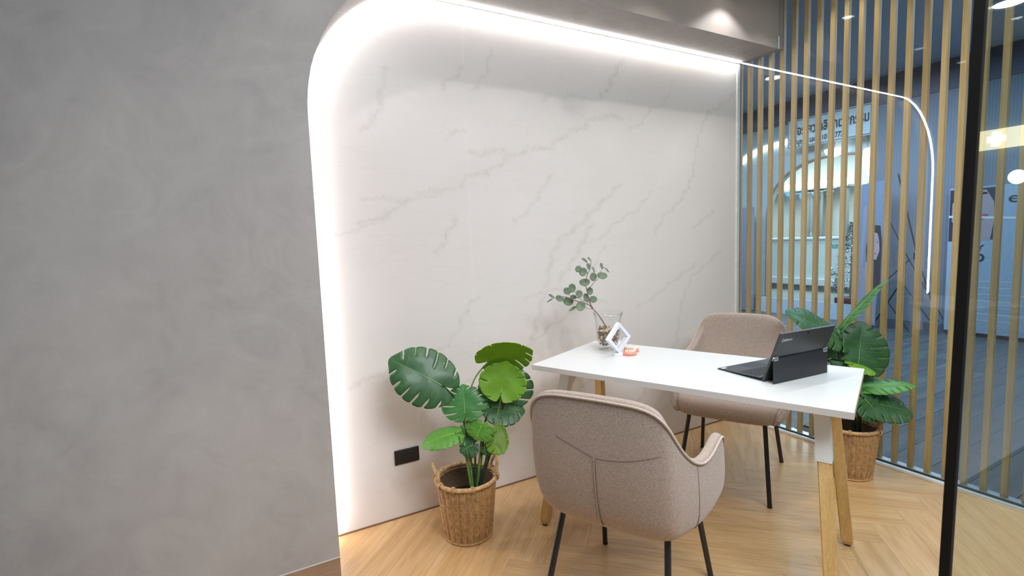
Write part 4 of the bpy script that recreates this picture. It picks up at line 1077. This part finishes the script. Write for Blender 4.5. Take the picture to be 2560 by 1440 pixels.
bm = bmesh.new(); tube(bm, [(xf - .006, y, z) for y, z in prof], 0.020, 8); struct('trim_6', bm, M['brown_trim'])
# clinic room
struct('floor_clinic', bx(4.46, 7.6, 0.3, 6.0, 0.0, 0.238), M['clinic_floor'])
struct('trim_7', bx(4.44, 4.459, 1.312, 2.93, 0.0, 0.242), M['kerb'])
struct('wall_clinic_rear', bx(7.4, 7.5, 0.3, 6.0, 0.24, 2.97), M['clinic_in'])
struct('wall_clinic_right', bx(4.75, 7.4, 0.30, 0.40, 0.24, 2.97), M['clinic_in'])
struct('ceiling_clinic', bx(4.75, 7.4, 0.4, 6.0, 2.90, 2.97), M['clinic_in'])
struct('wall_clinic_niche', bx(6.30, 6.42, 0.4, 2.18, 0.24, 2.90), M['clinic_in'])
# side pillar and curved cove left of the arch
pil = obj('partition_panel', bx(4.30, 4.40, 2.99, 3.75, 0.0, 1.72, bev=0.02), M['lilac']); setp(pil, 'lilac grey free standing panel at the left end of the clinic front', 'panel')
cv_ = empty('cove_light', (4.6, 3.0, 2.65), 0, 'curved lit cove beside the clinic name board', 'cove light')
P = [(0, -.62, .055), (0, -.4, .035), (0, -.1, .008), (0, .1, -.03), (0, .25, -.085), (0, .38, -.16)]
bm = bmesh.new(); A = catmull([Vector(p) for p in P], 5); rr = []
for p in A: rr.append([bm.verts.new(p + Vector((dx, 0, dz))) for dx, dz in ((-.03, -.028), (-.03, .028), (.03, .028), (.03, -.028))])
for a, b in zip(rr, rr[1:]):
    for q in range(4): bm.faces.new((a[q], a[(q + 1) % 4], b[(q + 1) % 4], b[q]))
bm.faces.new(rr[0][::-1]); bm.faces.new(rr[-1]); obj('diffuser', bm, M['lamp_far'], cv_)
bm = bmesh.new(); rr = []
for p in A: rr.append([bm.verts.new(p + Vector((dx, 0, dz))) for dx, dz in ((-.10, .03), (-.10, .06), (.01, .06), (.01, .03))])
for a, b in zip(rr, rr[1:]):
    for q in range(4): bm.faces.new((a[q], a[(q + 1) % 4], b[(q + 1) % 4], b[q]))
bm.faces.new(rr[0][::-1]); bm.faces.new(rr[-1]); obj('ledge', bm, M['sign_white'], cv_)
cl = empty('wall_strip_light', (7.1, 3.9, 2.20), 0, 'straight lit strip along the clinic rear wall', 'strip light')
obj('diffuser', bx(-.02, .0, -.98, 1.5, -.055, .055), M['lamp_far'], cl); obj('shelf', bx(-.12, .28, -.98, 1.5, -.10, -.06), M['sign_white'], cl)

# name board with Thai lettering
sg = empty('clinic_sign', (4.405, 1.885, 2.745), 0, 'long white clinic name board with dark green Thai lettering', 'sign')
obj('board', bx(0.0, 0.012, -0.575, 0.575, -0.205, 0.205), M['sign_white'], sg)
bm = bmesh.new()
for (y0, y1, z0, z1) in ((-.568, .568, .184, .193), (-.568, .568, -.196, -.187), (-.568, -.560, -.196, .193), (.560, .568, -.196, .193)): box(bm, -.002, 0.0, y0, y1, z0, z1)
obj('border_line', bm, M['ink'], sg)
def text(body, size, parent, loc, mat, width=None, name='lettering', face='-x', bold=0.0, ext=0.0015):
    d = bpy.data.curves.new(name, 'FONT'); d.body = body; d.size = size; d.extrude = ext; d.offset = bold; d.align_x = 'LEFT'
    o = bpy.data.objects.new(name, d); C.objects.link(o); d.materials.append(mat); o.parent = parent
    sx = 1.0
    if width:
        bpy.context.view_layer.update(); sx = width / max(o.dimensions.x, 1e-3)
    if face == '-x': Rm = Matrix(((0, 0, -1), (-1, 0, 0), (0, 1, 0))).to_4x4()
    else: Rm = Matrix(((0, 0, -1), (1, 0, 0), (0, 1, 0))).to_4x4()
    return solid_text(o, Matrix.Translation(loc) @ Rm @ Matrix.Diagonal((sx, 1, 1, 1)), parent, mat)
text('เฟอร์เยว คลินิกเวชกรรม', 0.185, sg, (-.004, 0.540, -0.022), M['ink'], 1.075, bold=0.0045)
text('ใบอนุญาตเลขที่ 101017726', 0.105, sg, (-.004, 0.540, -0.158), M['ink'], 0.80, bold=0.0018)

# lamps of the clinic
def pendant(loc, label, kind):
    t = empty('pendant_lamp', loc, 0, label, 'pendant lamp', None)
    bm = bmesh.new()
    if kind == 'pill': lathe(bm, [(0.001, -.150)] + [(0.055 * math.cos(a), -.10 + .050 * math.sin(a)) for a in [R(-80 + 20 * i) for i in range(5)]] + [(0.055 * math.cos(a), .10 + .050 * math.sin(a)) for a in [R(0 + 20 * i) for i in range(5)]] + [(0.001, .150)], 20)
    else: lathe(bm, [(0.001, -.105)] + [(0.125 * math.cos(a), .0 + .105 * math.sin(a)) for a in [R(-75 + 15 * i) for i in range(6)]] + [(0.118, .004), (0.001, .008)], 24)
    obj('globe', bm, M['lamp_far'], t, smooth=True)
    bm = bmesh.new(); tube(bm, [(0, 0, .14 if kind == 'pill' else .0), (0, 0, 2.975 - loc[2] - 0.001)], 0.006, 6); obj('cord', bm, M['brown_trim'], t)
    return t
pendant((4.52, 1.835, 2.44), 'bright round pendant lamp hanging below the name board', 'globe')
pendant((4.56, 1.425, 2.24), 'bright capsule pendant lamp at the right side of the arch', 'pill')
pendant((4.475, 1.345, 2.16), 'bright capsule pendant lamp hanging just behind the other capsule', 'pill')
downlight(3.05, 1.80, 3.235, 3.25, 0.115, 'bright ceiling downlight in the corridor near the soffit corner', None, 'lamp_cool')
downlight(3.08, -3.20, 3.235, 3.25, 0.150, 'wide ceiling downlight in the hall beyond the doorway', None, 'lamp_cool')
downlight(2.30, -3.05, 3.235, 3.25, 0.110, 'small ceiling downlight in the hall, nearer than the wide one', None, 'lamp_far')

# counter, curtain, wreath, bunting
ct = empty('reception_counter', (5.75, 3.05, 0.24), 0, 'white reception counter inside the clinic', 'counter')
obj('body', bx(0, .5, -.85, 1.6, 0.10, .90, bev=.01), M['counter'], ct); obj('worktop', bx(-.03, .52, -.87, 1.6, .90, .935, bev=.005), M['sign_white'], ct)
obj('toe_kick', bx(.03, .5, -.84, 1.6, 0.0, .10), M['clinic_floor'], ct)
obj('ledge', bx(-.06, .0, -.86, 1.6, .10, .22, bev=.01), M['sign_white'], ct)
lb_ = text('กบกบก', 0.115, ct, (-.003, -0.44, 0.745), plain('green_ink', (0.02, 0.30, 0.16), .6), 0.20, bold=0.003)
for (y, h, c, lb2) in ((3.74, .075, 'ink_black', 'small dark bottle on the left part of the reception counter'), (2.98, .10, 'clinic_floor', 'grey bottle on the middle of the reception counter'), (2.90, .13, 'sign_white', 'white bottle on the middle of the reception counter'), (2.46, .12, 'clinic_wall', 'pale bottle at the right end of the reception counter')):
    bm = bmesh.new(); lathe(bm, [(.022, 0), (.024, .01), (.024, h * .65), (.010, h * .8), (.010, h), (.001, h)], 14, center=(0, 0, 0), capb=True)
    o = obj('bottle', bm, M[c], None, smooth=True); o.location = (5.95, y, 1.1752); setp(o, lb2, 'bottle')
def curtain(y0, y1, z0, z1, x, label):
    bm = bmesh.new(); a = None
    for i in range(61):
        y = y0 + (y1 - y0) * i / 60; xx = x + .025 * math.sin((y) * 95)
        b = [bm.verts.new((xx, y, z0)), bm.verts.new((xx, y, z1))]
        if a: bm.faces.new((a[0], b[0], b[1], a[1]))
        a = b
    o = obj('curtain', bm, plain('curtain_cloth', (0.24, 0.27, 0.27), .9), None, smooth=True); setp(o, label, 'curtain')
    o.modifiers.new('s', 'SOLIDIFY').thickness = .003
curtain(3.40, 3.72, .24, 2.099, 7.05, 'grey pleated curtain, the wider one behind the reception counter')
curtain(2.93, 3.06, .24, 2.099, 7.05, 'grey pleated curtain, the narrow one behind the reception counter')
wt = empty('wreath', (6.278, 2.10, 2.02), 0, 'brown ring wreath hanging on the pale clinic wall', 'wreath')
bm = bmesh.new(); tube(bm, [(0, .12 * math.cos(a), .12 * math.sin(a)) for a in [2 * math.pi * i / 32 for i in range(32)]], .022, 8, closed=True); obj('ring', bm, plain('wreath_brown', (0.40, 0.28, 0.24), .8), wt, smooth=True)
bn = empty('bunting', (6.987, 3.66, 2.03), 0, 'string of light blue round ornaments under the lit strip', 'bunting')
bm = bmesh.new(); tube(bm, catmull([(0, .52, .064), (0, .3, .02), (0, 0, .01), (0, -.3, .02), (0, -.55, .064)], 6), .006, 6); obj('string', bm, M['kerb'], bn)
for (y, z, r) in ((.42, .02, .05), (.36, -.04, .04), (.10, -.04, .085), (-.12, -.02, .04), (-.20, -.05, .04), (-.40, -.04, .05), (-.46, -.01, .035)):
    bm = bmesh.new(); bmesh.ops.create_uvsphere(bm, u_segments=14, v_segments=8, radius=r, matrix=Matrix.Translation((0, y, z)) @ Matrix.Diagonal((.2, 1, 1, 1))); obj('ornament', bm, plain('blue_ornament', (0.16, 0.42, 0.66), .4), bn, smooth=True)

# frosted tree on the clinic step
tr = empty('frosted_tree', (4.62, 1.62, 0.24), 0, 'small frosted christmas tree with silver baubles at the clinic entrance', 'tree')
obj('pot', bx(-.16, .10, -.17, .14, 0.0, .085, bev=.01), plain('pot_maroon', (0.10, 0.035, 0.04), .5), tr)
bm = bmesh.new(); tube(bm, [(0, 0, .05), (0, 0, 1.14)], .014, 8, radii=[.018, .005]); obj('trunk', bm, M['brown_trim'], tr)
rnd = random.Random(5); g1, g2 = bmesh.new(), bmesh.new()
for i in range(1500):
    h = rnd.random() ** 1.25; z = .30 + .86 * h; rr = (.30 * (1 - h) + .015) * (0.45 + .55 * rnd.random()); a = rnd.uniform(0, 6.283)
    if (int(z * 9) % 2): rr *= .72
    c = Vector((rr * math.cos(a), rr * math.sin(a), z - rr * .35)); d = Vector((math.cos(a), math.sin(a), rnd.uniform(-.5, .3))).normalized()
    s = rnd.uniform(.018, .036); q = d.cross(Vector((rnd.uniform(-1, 1), rnd.uniform(-1, 1), rnd.uniform(-1, 1)))).normalized() * s * .28
    b_ = g1 if rnd.random() < .55 else g2
    v = [b_.verts.new(p) for p in (c - q, c + q, c + d * s * 2)]; b_.faces.new(v)
for b_, cc in ((g1, (0.035, 0.085, 0.095)), (g2, (0.42, 0.55, 0.58))):
    o = obj('needles', b_, plain('tree_needles', cc, .7), tr); o['kind'] = 'stuff'
for i in range(14):
    h = rnd.random(); z = .38 + .72 * h; a = rnd.uniform(1.9, 4.6); rr = .27 * (1 - h) + .03
    bm = bmesh.new(); bmesh.ops.create_uvsphere(bm, u_segments=10, v_segments=7, radius=.020, matrix=Matrix.Translation((rr * math.cos(a), rr * math.sin(a), z - .06))); obj('bauble', bm, M['chrome'], tr, smooth=True)

# banner with a portrait, its tripod stand, poster board
def flat(bm, pts, off=0.0): poly3(bm, [(off, y, z) for y, z in pts])
def blob(cy, cz, ry, rz_, n=20, a0=0, rot=0):
    out = []
    for k in range(n):
        a = 2 * math.pi * k / n + a0; y, z = ry * math.cos(a), rz_ * math.sin(a)
        out.append((cy + y * math.cos(rot) - z * math.sin(rot), cz + y * math.sin(rot) + z * math.cos(rot)))
    return out
BLUE = plain('banner_blue', (0.20, 0.25, 0.36), .6); NAVY = plain('banner_navy', (0.035, 0.045, 0.12), .6)
SKIN = plain('print_skin', (0.45, 0.33, 0.37), .6); LIPC = plain('print_lips', (0.42, 0.08, 0.12), .6); LILA = plain('print_lilac', (0.30, 0.29, 0.36), .6)
HAIR = plain('print_hair', (0.012, 0.012, 0.03), .6); PALE = plain('print_pale', (0.36, 0.44, 0.56), .6); DARKP = plain('print_dark', (0.02, 0.022, 0.045), .6)
bn2 = empty('portrait_banner', (4.15, 1.15, 0.03), 0, 'tall blue banner printed with a dark haired woman beside the tree', 'banner')
bm = bmesh.new(); pts = [(-.07, 0), (.15, 0.02), (.135, 1.84), (-.16, 1.87)]
prv = [(0, y, z) for y, z in pts] + [(.006, y, z) for y, z in pts]; vv = [bm.verts.new(p) for p in prv]
for q in ((0, 1, 2, 3), (7, 6, 5, 4), (0, 4, 5, 1), (1, 5, 6, 2), (2, 6, 7, 3), (3, 7, 4, 0)): bm.faces.new([vv[i] for i in q])
obj('sheet', bm, BLUE, bn2)
bm = bmesh.new(); flat(bm, [(-.065, 0.03), (.145, .04), (.14, .75), (-.09, .75)], -.0012); obj('printed_dress', bm, LILA, bn2)
bm = bmesh.new(); flat(bm, [(.137, .70), (.12, 1.15), (.10, 1.52), (.075, 1.60), (.06, 1.50), (.07, 1.2), (.09, .75)], -.0015); obj('printed_ribbon', bm, LILA, bn2)
bm = bmesh.new(); flat(bm, [(-.115, .55), (-.02, .45), (.045, .75), (.06, 1.0), (.03, 1.22), (-.035, 1.31), (-.10, 1.30), (-.122, 1.1)], -.0018); obj('printed_hair', bm, HAIR, bn2)
bm = bmesh.new(); flat(bm, [(-.098, .98), (-.062, .86), (-.02, .88), (.015, 1.02), (.005, 1.15), (-.03, 1.22), (-.072, 1.20), (-.092, 1.10)], -.0024); obj('printed_face', bm, SKIN, bn2)
bm = bmesh.new(); flat(bm, blob(-.072, 1.09, .014, .005, 12), -.0029); flat(bm, blob(-.022, 1.09, .014, .005, 12), -.0029); flat(bm, [(-.09, 1.11), (-.055, 1.125), (-.055, 1.118)], -.0029); obj('printed_eyes', bm, HAIR, bn2)
bm = bmesh.new(); flat(bm, blob(-.052, .945, .017, .009, 12), -.0029); obj('printed_lips', bm, LIPC, bn2)
bm = bmesh.new(); flat(bm, [(-.03, .30), (.05, .35), (.06, .82), (.03, .86), (.0, .6)], -.0021); obj('printed_arm', bm, SKIN, bn2)
ts = empty('banner_stand', (4.2, 0.80, 0.0), 0, 'black folding tripod stand with crossing rods right of the banner', 'stand')
for (a, b, c_, d_, r_) in ((.095, 1.96, -.135, .945, .009), (-.135, .945, -.37, .16, .009), (.18, 1.40, -.05, .90, .007), (-.06, .90, .30, .50, .007), (.02, .62, .34, .0, .008), (-.05, .90, -.42, .20, .006), (.02, .62, -.30, .15, .005), (.16, .35, -.08, .0, .006)):
    bm = bmesh.new(); tube(bm, [(0, a, b), (0.0, c_, d_)], r_, 8); obj('rod', bm, M['black'], ts)
obj('clamp', bx(-.015, .015, -.17, -.10, .90, .985, bev=.004), M['black'], ts)
obj('clamp', bx(-.013, .013, .005, .035, .60, .64, bev=.003), M['black'], ts)
pb = empty('poster_board', (4.36, 0.0, 0.05), 0, 'pale standing poster board with a close up face above printed lines', 'poster')
obj('board', bx(0, .03, -.62, .43, 0, 1.68), PALE, pb)
bm = bmesh.new(); flat(bm, [(-.05, 1.08), (.425, 1.06), (.425, 1.66), (-.05, 1.66)], -.001); obj('printed_picture', bm, DARKP, pb)
bm = bmesh.new(); flat(bm, [(.05, 1.07), (.24, 1.07), (.33, 1.15), (.40, 1.30), (.40, 1.5), (.33, 1.63), (.10, 1.64), (.03, 1.5), (.02, 1.3)], -.0016); obj('printed_face', bm, SKIN, pb)
bm = bmesh.new(); flat(bm, blob(.15, 1.325, .085, .032, 18, rot=-.35), -.0022); obj('printed_lips', bm, LIPC, pb)
bm = bmesh.new(); flat(bm, blob(.12, 1.60, .035, .014, 14), -.0022); obj('printed_eye', bm, HAIR, pb)
bm = bmesh.new(); flat(bm, [(-.62, 1.26), (.43, 1.34), (.43, 1.365), (-.62, 1.285)], -.0026); obj('printed_band', bm, M['sign_white'], pb)
text('ERY', 0.085, pb, (-.003, .30, .96), M['ink_black'], .20, bold=.001)
text('GO', 0.125, pb, (-.003, .29, .83), M['ink_black'], .20, bold=.004)
text('els', 0.16, pb, (-.003, -.08, 1.48), M['ink_black'], .22)
for i in range(7):
    obj('printed_line', bx(-.0015, -.0005, -.2 - .03 * (i % 3), .25, .60 - i * .075, .606 - i * .075), M['print_white'], pb)

# neighbouring shop front further along, lit yellow fascia
ys = empty('shop_fascia', (4.42, -3.7, 2.235), 0, 'yellow lit fascia with a white cross on the neighbouring shop', 'sign')
obj('light_box', bx(-.05, .02, -1.4, 1.0, -.105, .105), emis('fascia_glow', (1.0, 0.92, 0.52), 4.0), ys)
bm = bmesh.new(); box(bm, -.056, -.051, .02, .09, -.075, .075); box(bm, -.056, -.051, -.02, .13, -.028, .028); obj('cross', bm, emis('cross_glow', (0.9, 0.95, 1.0), 8.0), ys)
gl = empty('globe_lamp', (4.25, -3.42, 1.79), 0, 'white globe lamp in front of the neighbouring shop', 'lamp')
bm = bmesh.new(); bmesh.ops.create_uvsphere(bm, u_segments=20, v_segments=12, radius=.075, matrix=Matrix.Translation((0, 0, 0))); obj('globe', bm, M['lamp_cool'], gl, smooth=True)
bm = bmesh.new(); tube(bm, [(.07, 0, 0), (.199, 0, 0)], .012, 8); obj('bracket', bm, M['black'], gl)
